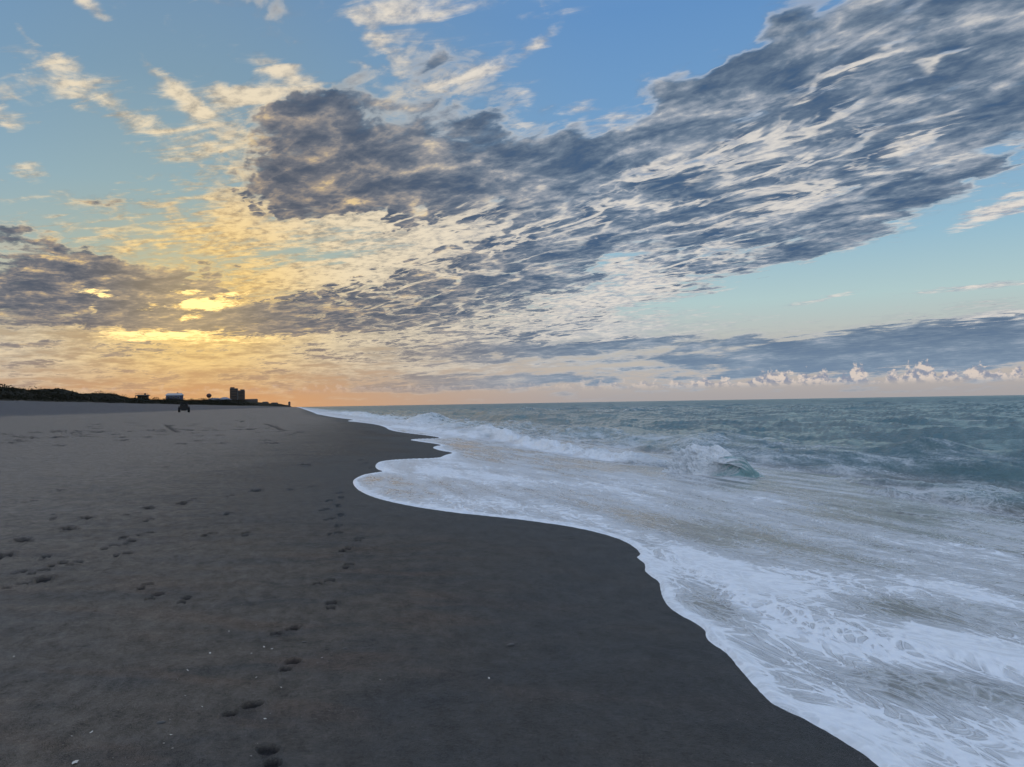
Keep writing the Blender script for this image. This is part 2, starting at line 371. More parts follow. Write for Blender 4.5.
def mesh_np(name, verts, faces, mats=(), attrs=None, smooth=True, parent=None):
    me = bpy.data.meshes.new(name)
    verts = np.asarray(verts, dtype=np.float32); faces = np.asarray(faces, dtype=np.int32)
    n = faces.shape[1]
    me.vertices.add(len(verts)); me.vertices.foreach_set('co', verts.ravel())
    me.loops.add(faces.size); me.loops.foreach_set('vertex_index', faces.ravel())
    me.polygons.add(len(faces)); me.polygons.foreach_set('loop_start', np.arange(0, faces.size, n, dtype=np.int32))
    me.update(calc_edges=True)
    me.polygons.foreach_set('use_smooth', np.full(len(faces), smooth))
    for k, v in (attrs or {}).items():
        a = me.attributes.new(k, 'FLOAT', 'POINT'); a.data.foreach_set('value', np.asarray(v, dtype=np.float32))
    for m in mats: me.materials.append(m)
    o = bpy.data.objects.new(name, me); COL.objects.link(o)
    if parent: o.parent = parent
    return o


def grid_faces(nr, nc, keep=None):
    i, j = np.meshgrid(np.arange(nr - 1), np.arange(nc - 1), indexing='ij')
    a = (i * nc + j).ravel()
    f = np.stack([a, a + 1, a + nc + 1, a + nc], 1)
    return f if keep is None else f[keep]


# ------------------------------------------------------------------ beach profile
SEA = -0.55
PX_ = np.array([-3000, -42, -40, -33, -27, -19, -10, -4, 0, 3, 6, 12, 20, 60, 6000.])
PZ_ = np.array([3.3, 3.3, 3.2, 2.15, 1.06, 0.92, 0.40, 0.10, 0, -.10, -.26, -.70, -1.25, -3.2, -12.])


def prof(x):
    w = 0.6
    return (np.interp(x - 2 * w, PX_, PZ_) + 2 * np.interp(x - w, PX_, PZ_) + 3 * np.interp(x, PX_, PZ_) + 2 * np.interp(x + w, PX_, PZ_) + np.interp(x + 2 * w, PX_, PZ_)) / 9


def ground(px, py, sea=False):
    d = ray(px, py); z = 0.0 if not sea else SEA
    for _ in range(40):
        t = (EYE.z - z) / max(-d.z, 1e-5)
        x, y = d.x * t, d.y * t
        nz = float(prof(np.array([x]))[0])
        if sea: nz = SEA
        z = 0.5 * z + 0.5 * nz
    return x, y


SHP = [(883.6, 767), (850, 745), (818.5, 725), (780, 708), (766.7, 698), (754, 684), (741, 670), (733, 659), (723, 650), (712, 643), (706.5, 636.5), (706.8, 630.3),
       (694, 622), (680, 615), (671, 609), (665.5, 601), (662, 594), (660.6, 588), (661, 583), (652, 577), (645, 571.6), (646.5, 565), (640, 559.5), (636.4, 557.6), (642, 554.5),
       (637, 549), (629, 543.5), (618.8, 538.8), (600, 533), (575, 527.5), (550, 523.6), (500, 517.5), (450, 512), (400, 503.5), (378, 498), (366, 493.5), (356, 488), (352.3, 481), (357, 477), (366, 474),
       (385.5, 471.8), (377, 469.2), (375, 465.3), (379.6, 461.5), (405, 459.3), (441, 458.3), (442, 456), (455.8, 452.6), (440, 450.7), (430.4, 446.8), (446, 445.2), (416.7, 441.2),
       (407, 439.3), (445, 438.5), (428.4, 435.6), (405, 433), (389.4, 430.2), (385.5, 427.2), (375.7, 424.3), (358, 422.2), (345, 421), (356, 419.9), (338.6, 418), (321, 415.1), (308, 411.6)]
shore = [(3.3, -400.0), (2.6, -60), (2.2, -12), (1.9, -2), (2.05, 1.2)] + [ground(a, b) for a, b in SHP]
lx, ly = shore[-1]
shore += [(lx + .6, 140.), (lx + 1, 300), (lx + 2, 700), (lx + 6, 2000), (lx + 20, 6000)]
shore = np.array(shore)


def smooth_poly(p, it=1):
    for _ in range(it):
        q = [p[0]]
        for i in range(len(p) - 1):
            q += [p[i] * .75 + p[i + 1] * .25, p[i] * .25 + p[i + 1] * .75]
        q.append(p[-1]); p = np.array(q)
    return p


shore_s = smooth_poly(shore, 2)


def poly_dist(x, y, P):
    """unsigned distance to a polyline, arclength of the nearest point, side"""
    best = np.full(x.shape, 1e18); arc = np.zeros(x.shape); side = np.zeros(x.shape); L = 0.0
    for i in range(len(P) - 1):
        ax, ay = P[i]; bx, by = P[i + 1]
        ex, ey = bx - ax, by - ay; l2 = ex * ex + ey * ey
        if l2 < 1e-12: continue
        t = np.clip(((x - ax) * ex + (y - ay) * ey) / l2, 0, 1)
        qx = x - ax - t * ex; qy = y - ay - t * ey; d2 = qx * qx + qy * qy
        m = d2 < best
        best = np.where(m, d2, best); arc = np.where(m, L + t * math.sqrt(l2), arc)
        side = np.where(m, ex * qy - ey * qx, side)
        L += math.sqrt(l2)
    return np.sqrt(best), arc, side


def inside_sea(x, y, P):
    """crossing test: points on the sea side (+x) of the shoreline"""
    c = np.zeros(x.shape, dtype=np.int32)
    for i in range(len(P) - 1):
        ax, ay = P[i]; bx, by = P[i + 1]
        if ay == by: continue
        m = ((ay <= y) & (by > y)) | ((by <= y) & (ay > y))
        xi = ax + (y - ay) / (by - ay) * (bx - ax)
        c += (m & (xi < x)).astype(np.int32)
    return (c % 2) == 1


def shore_d(x, y):
    d, _, _ = poly_dist(x, y, shore_s)
    return np.where(inside_sea(x, y, shore_s), d, -d)


def rings(p0, segs):
    """radii whose picture spacing is even: p = pixels below the horizon"""
    out = []
    p = p0
    for lim, st in segs:
        while p > lim:
            out.append(p); p -= st
    return 1.6 * F_PX / np.array(out)


def az_cols(fine0, fine1, st, coarse):
    a = list(np.arange(fine0, fine1, st))
    b = list(np.arange(fine1, fine1 + 16, 0.5)) + list(np.arange(fine1 + 16, fine0 + 360 - 16, coarse)) + list(np.arange(fine0 + 360 - 16, fine0 + 360, 0.5)) + [fine0 + 360]
    return np.radians(np.array(a + b))


# ------------------------------------------------------------------ footprints (pressed into the sand sheet)
PRINTS = [(270, 753, 0), (243, 706, 1), (290, 662, 0), (286, 628, 1), (331, 603, 0), (325, 580, 1), (348, 564, 0), (346, 548, 1), (359, 538, 0), (335, 532, 1), (338, 525, 0), (330, 518, 1),
          (341, 514, 0), (325, 509, 1), (338, 505, 0), (329, 500, 1), (341, 497, 0), (341, 492, 1), (371, 467.6, 0), (365.5, 463, 1), (360, 460, 0), (353, 453, 1), (349, 451, 0), (349, 442, 1), (341.5, 430, 2), (320, 419, 2), (369, 432, 2),
          (87, 517.7, 2), (69, 528, 2), (22.5, 540, 2), (5, 555, 2), (44, 578, 2), (39, 570, 1), (19.5, 571, 0), (16, 584, 1), (45, 556, 0), (58.6, 562, 1), (75, 561, 0), (123, 551.5, 1), (129, 540, 0), (111, 544.7, 1),
          (123, 536, 0), (144.5, 532, 1), (149, 519, 0), (148.4, 508, 2), (133, 513, 1), (181.6, 503, 2), (192, 499, 0), (145.5, 583, 0), (155, 593.5, 1), (184.6, 597, 0), (256, 490, 2), (290, 489, 0), (313, 486, 1), (230, 495, 1),
          (228, 513, 0), (209, 533, 1), (246, 533, 0), (30, 501, 1), (53, 518, 0), (165, 466, 1), (305, 465, 2), (60, 490, 0),
          (17.6, 436, 2), (35, 438, 2), (9, 443, 2), (22, 441, 2), (54, 437.5, 2), (62, 437, 2), (79, 436, 2), (85, 434.5, 2), (107, 431, 2), (142, 426, 2), (149.6, 430, 2), (161, 430, 2), (170, 426, 2), (176, 429, 2), (189, 430, 2), (205, 430, 2), (213.5, 430, 2),
          (237.5, 429.3, 2), (253.6, 428.4, 2), (272.7, 426.4, 2), (146.6, 436.6, 2), (162.7, 434.3, 2), (121, 437, 2), (97, 432, 2), (60, 445, 2), (35, 432, 2), (130, 423, 2), (285, 430, 2), (262, 424, 2), (300, 425, 2), (228, 424, 2)]
prt = random.Random(3)
for _ in range(46): PRINTS.append((prt.uniform(0, 310), prt.uniform(423, 440) + prt.uniform(0, 8) * prt.random(), 2))
prints = []
for (a, b, kind) in PRINTS:
    x, y = ground(a, b)
    r = math.hypot(x, y)
    ang = math.atan2(x, y) * 0.3 + prt.uniform(-.25, .25) + (0.55 if kind == 1 else 0.05)
    prints.append((x, y, ang, kind, (1.0 + max(0, r - 14) * (0.022 if kind < 2 else 0.060)) * (.9 if r < 9 else 1)))
TRACKS = [[(236, 421), (246, 415), (262, 411)], [(241, 422), (252, 416), (270, 411)], [(166, 425), (172, 429), (178, 432)], [(266, 424), (276, 427), (282, 430)]]
tracks = [np.array([ground(a, b) for a, b in t]) for t in TRACKS]


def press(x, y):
    """height change and painted-shade mask of all prints and wheel tracks"""
    dz = np.zeros_like(x); press_shade = np.zeros_like(x)
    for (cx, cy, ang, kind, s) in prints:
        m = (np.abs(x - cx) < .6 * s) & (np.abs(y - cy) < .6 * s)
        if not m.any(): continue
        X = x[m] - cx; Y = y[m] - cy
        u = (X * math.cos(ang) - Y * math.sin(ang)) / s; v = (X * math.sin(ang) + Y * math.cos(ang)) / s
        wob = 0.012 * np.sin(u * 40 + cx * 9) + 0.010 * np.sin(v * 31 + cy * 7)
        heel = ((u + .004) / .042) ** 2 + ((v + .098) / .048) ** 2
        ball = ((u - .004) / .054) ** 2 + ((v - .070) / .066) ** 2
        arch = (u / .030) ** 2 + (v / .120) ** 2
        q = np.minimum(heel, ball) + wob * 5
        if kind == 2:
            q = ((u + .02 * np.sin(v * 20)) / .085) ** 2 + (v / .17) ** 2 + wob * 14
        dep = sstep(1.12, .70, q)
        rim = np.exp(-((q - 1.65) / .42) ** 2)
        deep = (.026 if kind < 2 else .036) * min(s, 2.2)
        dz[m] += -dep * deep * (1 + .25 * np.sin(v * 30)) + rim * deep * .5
        press_shade[m] = np.maximum(press_shade[m], dep * .9 + (rim * .25 if kind == 2 else 0))
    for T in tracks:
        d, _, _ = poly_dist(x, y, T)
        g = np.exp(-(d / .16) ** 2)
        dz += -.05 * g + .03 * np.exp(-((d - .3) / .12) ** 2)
        press_shade = np.maximum(press_shade, g * .8)
    return dz, press_shade


def sand_z(x, y):
    z = prof(x)
    und = fbm(x * .16, y * .07, 3, 5) * .10 + fbm(x * .9, y * .45, 3, 8) * .018
    z = z + und * sstep(5, -2, x)
    # soft cusp ridge and shallow runnels on the lower beach
    z = z + fbm(x * .6 + 4, y * .1, 2, 31) * .02
    return z


# ------------------------------------------------------------------ sand sheet
r_s = np.concatenate([[0.02, .5, 1.0, 1.5, 1.9], rings(620, [(420, 8), (330, 1.4), (120, 1.0), (55, .5), (16, .22), (2, .5), (.3, .15)]), [6000., 12000, 30000]])
a_s = az_cols(-21.5, 48.0, 0.08, 3.0)
RR, AA = np.meshgrid(r_s, a_s, indexing='ij')
X = (RR * np.sin(AA)).ravel(); Y = (RR * np.cos(AA)).ravel()
Z = sand_z(X, Y)
near = RR.ravel() < 90
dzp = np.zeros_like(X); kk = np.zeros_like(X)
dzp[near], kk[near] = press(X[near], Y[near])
nm = RR.ravel() < 30
mic = np.zeros_like(X)
mic[nm] = fbm(X[nm] * 9, Y[nm] * 9, 3, 51) * .006 + np.maximum(0, fbm(X[nm] * 5, Y[nm] * 3, 3, 61) - .12) * .03 * sstep(2.2, -1.0, X[nm])
Z = Z + dzp + mic
sd_ = np.full_like(X, -50.); mm = RR.ravel() < 400
sd_[mm] = shore_d(X[mm], Y[mm])
far_sea = (~mm) & (X > np.interp(Y, shore[:, 1], shore[:, 0]))
sd_[far_sea] = 30
# below the swash keep the sheet safely under the water film
Z = Z - np.where(X > 30, .5, 0)
V = np.stack([X, Y, Z], 1)
sand_V = V
wet = sstep(-4.0, -.6, sd_ + fbm(X * .5, Y * .3, 3, 81) * 3)


def material(name):
    m = bpy.data.materials.new(name); m.use_nodes = True
    m.node_tree.nodes.clear()
    n = NT(m.node_tree)
    bs = n.new('ShaderNodeBsdfPrincipled'); out = n.new('ShaderNodeOutputMaterial')
    n.put(out.inputs[0], bs.outputs[0])
    return m, n, bs


def pos(n):
    return n.new('ShaderNodeNewGeometry').outputs['Position']


m_sand, n, bs = material('sand')
p = pos(n)
g1 = n.noise(p, .35, 4, .6); g2 = n.noise(n.mapping(p, (0, 0, 0), 0, (1.6, .6, 1)), 1.1, 5, .6); g3 = n.noise(p, 230, 2, .6); g4 = n.noise(p, 34, 3, .7)
px_, py_, pz_ = n.sep(p)
wetf = n.attr('wet')
dry_graze = n.map(n.m('MULTIPLY_ADD', n.m('SUBTRACT', g1, .5), 6.0, n.m('MULTIPLY_ADD', py_, -.10, px_)), 1.0, -9.0)  # dry upper sand, plus far grazing brightness put into the colour
c = n.mix(g1, (.054, .048, .042, 1), (.098, .083, .067, 1))
c = n.mix(n.map(g2, .42, .66), c, (.052, .050, .048, 1))
coarse = n.m('MULTIPLY', n.map(n.noise(n.mapping(p, (0, 0, 0), R(-28), (1, .35, 1)), .75, 3, .5), .5, .66), n.map(n.v('LENGTH', p), 14, 5))
c = n.mix(n.m('MULTIPLY', coarse, .5), c, (.100, .068, .048, 1))
c = n.mix(n.m('MULTIPLY', dry_graze, .55), c, (.250, .212, .176, 1))
c = n.mix(n.m('MULTIPLY', wetf, .8), c, (.026, .029, .031, 1))
c = n.mix(n.m('MULTIPLY', n.attr('press_shade'), 1.0), c, (.008, .008, .009, 1))  # near-black put into prints and tracks in place of the shade in hollows
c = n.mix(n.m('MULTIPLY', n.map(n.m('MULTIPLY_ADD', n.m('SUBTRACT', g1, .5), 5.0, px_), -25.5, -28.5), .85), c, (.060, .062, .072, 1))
g5 = n.noise(n.mapping(p, (0, 0, 0), 0, (1, .6, 1), 'POINT'), 7, 7, .78)
grain = n.m('MULTIPLY_ADD', n.m('SUBTRACT', g3, .5), 3.2, n.m('MULTIPLY_ADD', n.m('SUBTRACT', g4, .5), 1.1, n.m('MULTIPLY_ADD', n.m('SUBTRACT', g5, .5), 2.2, 1.0)))
c = n.mix(1.0, c, n.xyz(grain, grain, grain), 'MULTIPLY')
speck = n.map(n.noise(p, 95, 1, .4), .76, .80)
c = n.mix(n.m('MULTIPLY', speck, n.map(coarse, .1, .9, .12, .8)), c, (.42, .40, .36, 1))
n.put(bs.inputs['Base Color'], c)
n.put(bs.inputs['Roughness'], n.mixf(wetf, .9, .70))
n.put(bs.inputs['Specular IOR Level'], n.mixf(wetf, .18, .3))
bp = n.new('ShaderNodeBump'); bp.inputs['Strength'].default_value = .8; bp.inputs['Distance'].default_value = .012
n.put(bp.inputs['Height'], n.m('ADD', n.m('ADD', g4, n.m('MULTIPLY', g5, 1.6)), n.m('MULTIPLY', g3, .35)))
n.put(bs.inputs['Normal'], bp.outputs[0])
so_ = mesh_np('sand', V, grid_faces(len(r_s), len(a_s)), [m_sand], {'wet': wet, 'press_shade': kk})
so_['kind'] = 'structure'; so_['label'] = 'dark damp sand beach pressed with footprints'
# ------------------------------------------------------------------ sea sheet
FRONT = np.array([ground(a, b) for a, b in [(650, 547), (690, 571), (735, 597), (780, 616), (815.5, 631.8), (869, 646.6), (922, 660), (972.5, 671.8), (1024, 678.6), (1110, 692)]])
FRONT = smooth_poly(np.vstack([FRONT, [[3.9, 1.2], [4.1, -1.5], [4.2, -8]]]), 2)
# wave crests: picture points of the crest foot, height, landward and seaward width, foam
RIDGES = [
    ([(1200, 528), (1100, 516), (1024, 506), (960, 499), (900, 491), (862, 487), (835, 484), (790, 479), (765, 476)], [.24, .28, .31, .34, .32, .24, .16, .16, .1], .34, 1.0, -1.2),
    #([(668, 472), (690, 472), (720, 473), (760, 473), (800, 476)], [.05, .25, .30, .30, .05], .5, 1.2, .2),
    ([(690, 468), (640, 461), (590, 456), (560, 451), (530, 444), (496, 436), (470, 430)], [.05, .34, .42, .48, .50, .45, .1], .5, 1.0, .8),
    ([(700, 440), (722, 441), (745, 442), (775, 444), (820, 445)], [.02, .38, .46, .25, .03], .8, 2.4, -.8),
    ([(950, 412), (980, 412), (1010, 411.5), (1040, 411)], [.05, .4, .4, .1], 2.2, 4, -.8),
    ([(880, 455), (920, 457), (960, 458), (1000, 459)], [.02, .34, .30, .02], .7, 1.6, -.4),
    ([(915, 552), (945, 560), (985, 572), (1024, 584), (1080, 600)], [.02, .10, .12, .10, .05], .22, .6, .45),
    ([(800, 511), (840, 514), (872, 517)], [.0, .13, .0], .26, .6, -1.3),
    ([(784, 527), (830, 531), (885, 535)], [.0, .12, .0], .26, .6, -1.3),
    ([(720, 530), (760, 534), (795, 540)], [.0, .13, .0], .24, .5, -1.3),
    ([(640, 485), (670, 486.5), (700, 488)], [.0, .12, .0], .2, .6, -1.2),
    ([(640, 503), (700, 508), (768, 515), (820, 523)], [.0, .11, .11, .0], .26, .6, -1.1),
    ([(590, 520), (615, 522), (640, 526)], [.0, .07, .0], .16, .4, -1.2),
    ([(560, 495), (620, 500), (690, 509)], [.0, .06, .0], .14, .5, .2),
    ([(416, 419.5), (424, 420), (434, 419)], [.1, .5, .1], 1.5, 3, -.5),
    ([(396, 427), (430, 430), (480, 437)], [.2, .3, .2], 1.2, 2.5, .6),
    ([(330, 412), (370, 416), (420, 422), (450, 426)], [.2, .3, .25, .1], 1.6, 3, .5),
    ([(600, 412), (640, 410), (665, 409.5)], [.1, .7, .1], 2, 4, .5),
    ([(500, 411), (540, 409.5), (575, 409)], [.1, .9, .1], 3, 6, .4),
    ([(1015, 432), (1060, 433), (1100, 434)], [.1, .25, .1], 1.2, 2.5, -.5),
]
RG = [(np.array([ground(a, b, True) for a, b in pts]), np.array(am), wf, wb, fo) for pts, am, wf, wb, fo in RIDGES]
# patches of more or less foam: picture x, y, rx, ry, tilt, amount
PATCH = [(900, 618, 95, 17, -8, -1.0), (712, 608, 50, 18, -32, -.6), (925, 690, 95, 20, -6, -.7), (790, 685, 60, 16, -38, -.4), (820, 590, 80, 16, -12, .25), (960, 600, 90, 26, -8, .6), (690, 556, 60, 12, -25, .6),
         (760, 612, 90, 10, -30, .5), (890, 660, 110, 10, -12, .5), (850, 720, 120, 30, -35, .55), (440, 490, 90, 14, -4, -.5), (500, 505, 120, 8, -6, .45), (560, 480, 150, 12, -3, .5), (700, 530, 90, 14, -8, -.55),
         (620, 515, 70, 8, -8, -.5), (430, 463, 50, 6, 0, .5), (980, 540, 110, 14, -10, .45), (830, 555, 90, 18, -10, -.3), (640, 492, 110, 8, -5, .35), (480, 452, 90, 6, -3, -.5), (370, 480, 30, 9, 0, -.3),
         (900, 520, 150, 16, -8, -.5), (760, 500, 120, 10, -6, .35), (520, 447, 60, 6, -8, .4), (1000, 745, 90, 30, -10, .5), (960, 650, 60, 12, -10, .6), (740, 492, 60, 10, 0, -.4), (640, 470, 50, 6, 0, -.3)]
PG = []
for (a, b, rx, ry, tl, am) in PATCH:
    t = R(tl); c0 = np.array(ground(a, b, b < 470)); e1 = np.array(ground(a + rx * math.cos(t) * .5, b - rx * math.sin(t) * .5)) - c0; e2 = np.array(ground(a + ry * math.sin(t) * .5, b + ry * math.cos(t) * .5)) - c0
    PG.append((c0, np.linalg.inv(np.stack([e1, e2], 1) * 2), am))

wr = random.Random(5)
WAVES = []
for i in range(64):
    lam = 0.55 * (1.075 ** i) if i < 48 else wr.uniform(4.5, 19)
    th = wr.gauss(0, .55 if lam < 2.5 else .22)
    WAVES.append((lam, th, wr.uniform(0, 6.28), .0095 * lam ** .86 * wr.uniform(.8, 1.6) if i < 40 else .0058 * lam * wr.uniform(.6, 1.3)))


def sea_h(x, y, r):
    d0 = x - np.interp(y, shore[:, 1], shore[:, 0])
    h = np.zeros_like(x)
    wx = x + fbm(x * .06, y * .05, 2, 71) * 5; wy = y
    cell = np.where(r < 45, r * .00115 + r * r * .00028, np.maximum(.7, r * .006))
    for lam, th, ph, am in WAVES:
        k = 6.2832 / lam
        a = k * (wx * math.cos(th) + wy * math.sin(th)) + ph
        s = np.sin(a)
        env = .45 + 1.1 * vnoise(x / (lam * 3.1) + ph * 9, y / (lam * 5.3) + ph * 5, int(ph * 100))
        fade = np.clip(1.5 - 1.5 * cell / lam, 0.12, 1)
        h += am * env * fade * (1.15 * (1 - np.abs(s)) ** 1.3 - .45 if lam < 4.5 else 1.15 * (1 - np.abs(np.sin(a / 2))) ** 1.5 * 1.6 - .6)
    h *= .14 + .86 * sstep(2.5, 9.5, d0)
    return h


def sea_surface(x, y, d):
    """height of the water top, foam amount, turbidity (0 = clear film on sand, 1 = open sea)"""
    r = np.hypot(x, y)
    sh = sand_z(x, y)
    dF, _, sF = poly_dist(x, y, FRONT); dF = np.where(sF > 0, dF, -dF)
    lip = .014 * np.clip(d / .03, -4, 1) + .010 * np.exp(-((d - .05) / .05) ** 2) - .006 * sstep(.1, .5, d)
    film = lip + np.clip(d, 0, 8) * .012
    stepF = sstep(-.13, .10, dF) * .045 + .02 * np.exp(-((dF - .12) / .16) ** 2)
    _, arcF, _ = poly_dist(x, y, FRONT)
    film += stepF * sstep(0, 3.0, arcF) * (r < 40)
    rip = fbm(x * 3.2 - y * .5, y * .8 + x * .4, 3, 91) * .012 + fbm(x * 1.1, y * .30 + x * .1, 3, 93) * .05 * sstep(.8, 3, d)
    film += rip * sstep(.1, .8, d)
    # thin wavelets running along the shore
    q = fbm(x * .75 + 2 + fbm(x * .3, y * .3, 2, 4) * 1.5, y * .13, 3, 97)
    film += .035 * np.exp(-(q / .04) ** 2) * sstep(1.5, 4, d) * sstep(14, 8, d) * .6
    zf = sh + film
    hs = sea_h(x, y, r)
    rid = np.zeros_like(x); foam = np.zeros_like(x)
    for P_, am, wf, wb, fo in RG:
        c = P_.mean(0); R_ = np.max(np.hypot(*(P_ - c).T)) + 6 * wb
        m = np.hypot(x - c[0], y - c[1]) < R_
        if not m.any(): continue
        # wobble so that crests are not ruled lines
        xm = x[m] + fbm(x[m] * .25, y[m] * .5, 3, 15) * wb * .6; ym = y[m]
        dd, arc, _ = poly_dist(xm, ym, P_)
        seg = np.hypot(*(P_[1:] - P_[:-1]).T); cum = np.concatenate([[0], np.cumsum(seg)])
        A = np.interp(arc, cum, am)
        # seaward side = larger x at the same y
        o = np.argsort(P_[:, 1]); sgn = np.where(xm > np.interp(ym, P_[o, 1], P_[o, 0]), 1, -1)
        pr = np.where(sgn > 0, np.exp(-(dd / wb) ** 2), np.exp(-(dd / wf) ** 2))
        A = A * (1 + .5 * fbm(x[m] * .6, y[m] * .8, 3, 25))
        rid[m] += A * pr
        if fo > 0:
            foam[m] = np.maximum(foam[m], fo * sstep(.1, .6, A / (am.max() + 1e-6)) * np.exp(-(np.maximum(0, dd - wf * .4) / (wf * 1.5)) ** 2) * np.where(sgn > 0, .75, 1))
        else:
            foam[m] += fo * pr * .8
    zs_ = SEA + hs + rid * (1 + foam.clip(0, 1) * fbm(x * 2.2, y * 2.2, 3, 33) * .9)
    k = .03
    hmx = np.maximum(zf, zs_); z = hmx + k * np.exp(-np.abs(zf - zs_) / k) * .5
    thick = z - sh
    z = np.where(d < .04, zf, z)
    off = x - np.interp(y, shore[:, 1], shore[:, 0])
    f = -.55 + .80 * sstep(24, 8.5, d) + .32 * sstep(6, 2, d)
    ew = .035 + .16 * np.clip(fbm(x * 2.2, y * 2.2, 3, 55) + .32, 0, 1) + r * .002
    f += 1.0 * np.exp(-(np.maximum(d - .01, 0) / ew) ** 2) + .3 * np.exp(-(d / .45) ** 2)
    f += (.75 * np.exp(-((dF - .25) / .38) ** 2) + .0 * dF) * sstep(0, 1.2, arcF) * (r < 40)
    f += foam
    for c0, M, am in PG:
        qx = (x - c0[0]) * M[0, 0] + (y - c0[1]) * M[0, 1]; qy = (x - c0[0]) * M[1, 0] + (y - c0[1]) * M[1, 1]
        f += am * np.exp(-(qx * qx + qy * qy) * 1.3)
    f += .2 * sstep(60, 120, r) * sstep(45, 12, off) * (r < 3000)
    # caps on the open sea
    f += sstep(.30, .42, fbm(x * .05, y * .03, 4, 77) + .6 * fbm(x * .4, y * .3, 2, 78)) * .5 * sstep(20, 60, off)
    turb = sstep(.04, .45, thick) * .9 + .1 * sstep(8, 20, off)
    return z, f, turb, foam


r_w = np.concatenate([rings(560, [(420, 5), (140, 1.1), (70, .45), (25, .35), (8, .3), (.9, .25)]), [2200., 3500, 6000, 12000, 30000]])
r_w = r_w[(r_w < 45) | (r_w > 2100)]
rr_ = [45.0]
while rr_[-1] < 2000: rr_.append(rr_[-1] + max(.7, rr_[-1] * .006))
r_w = np.concatenate([r_w, rr_])
r_w = np.unique(np.concatenate([[.8, 1.4, 1.9], r_w]))
a_w = np.radians(np.concatenate([np.arange(-3.5, 51.0, .085), np.arange(51, 80, .6), np.arange(80, 181, 3.0)]))
RR, AA = np.meshgrid(r_w, a_w, indexing='ij')
X = (RR * np.sin(AA)).ravel(); Y = (RR * np.cos(AA)).ravel(); Rr = RR.ravel()
d = np.full_like(X, 60.); mm = (Rr < 400)
d[mm] = shore_d(X[mm], Y[mm])
far_ = ~mm
d[far_] = X[far_] - np.interp(Y[far_], shore[:, 1], shore[:, 0])
zz, ff, tt, _f = sea_surface(X, Y, d)
zz = np.where(Rr > 1500, SEA, zz)
zz = np.where(d < -.12, zz - .25, zz)
F = grid_faces(len(r_w), len(a_w))
keep = (d[F] > -.45).any(1)
F = F[keep]
used = np.unique(F); remap = np.full(len(X), -1); remap[used] = np.arange(len(used))
m_sea, n, bs = material('sea_water')


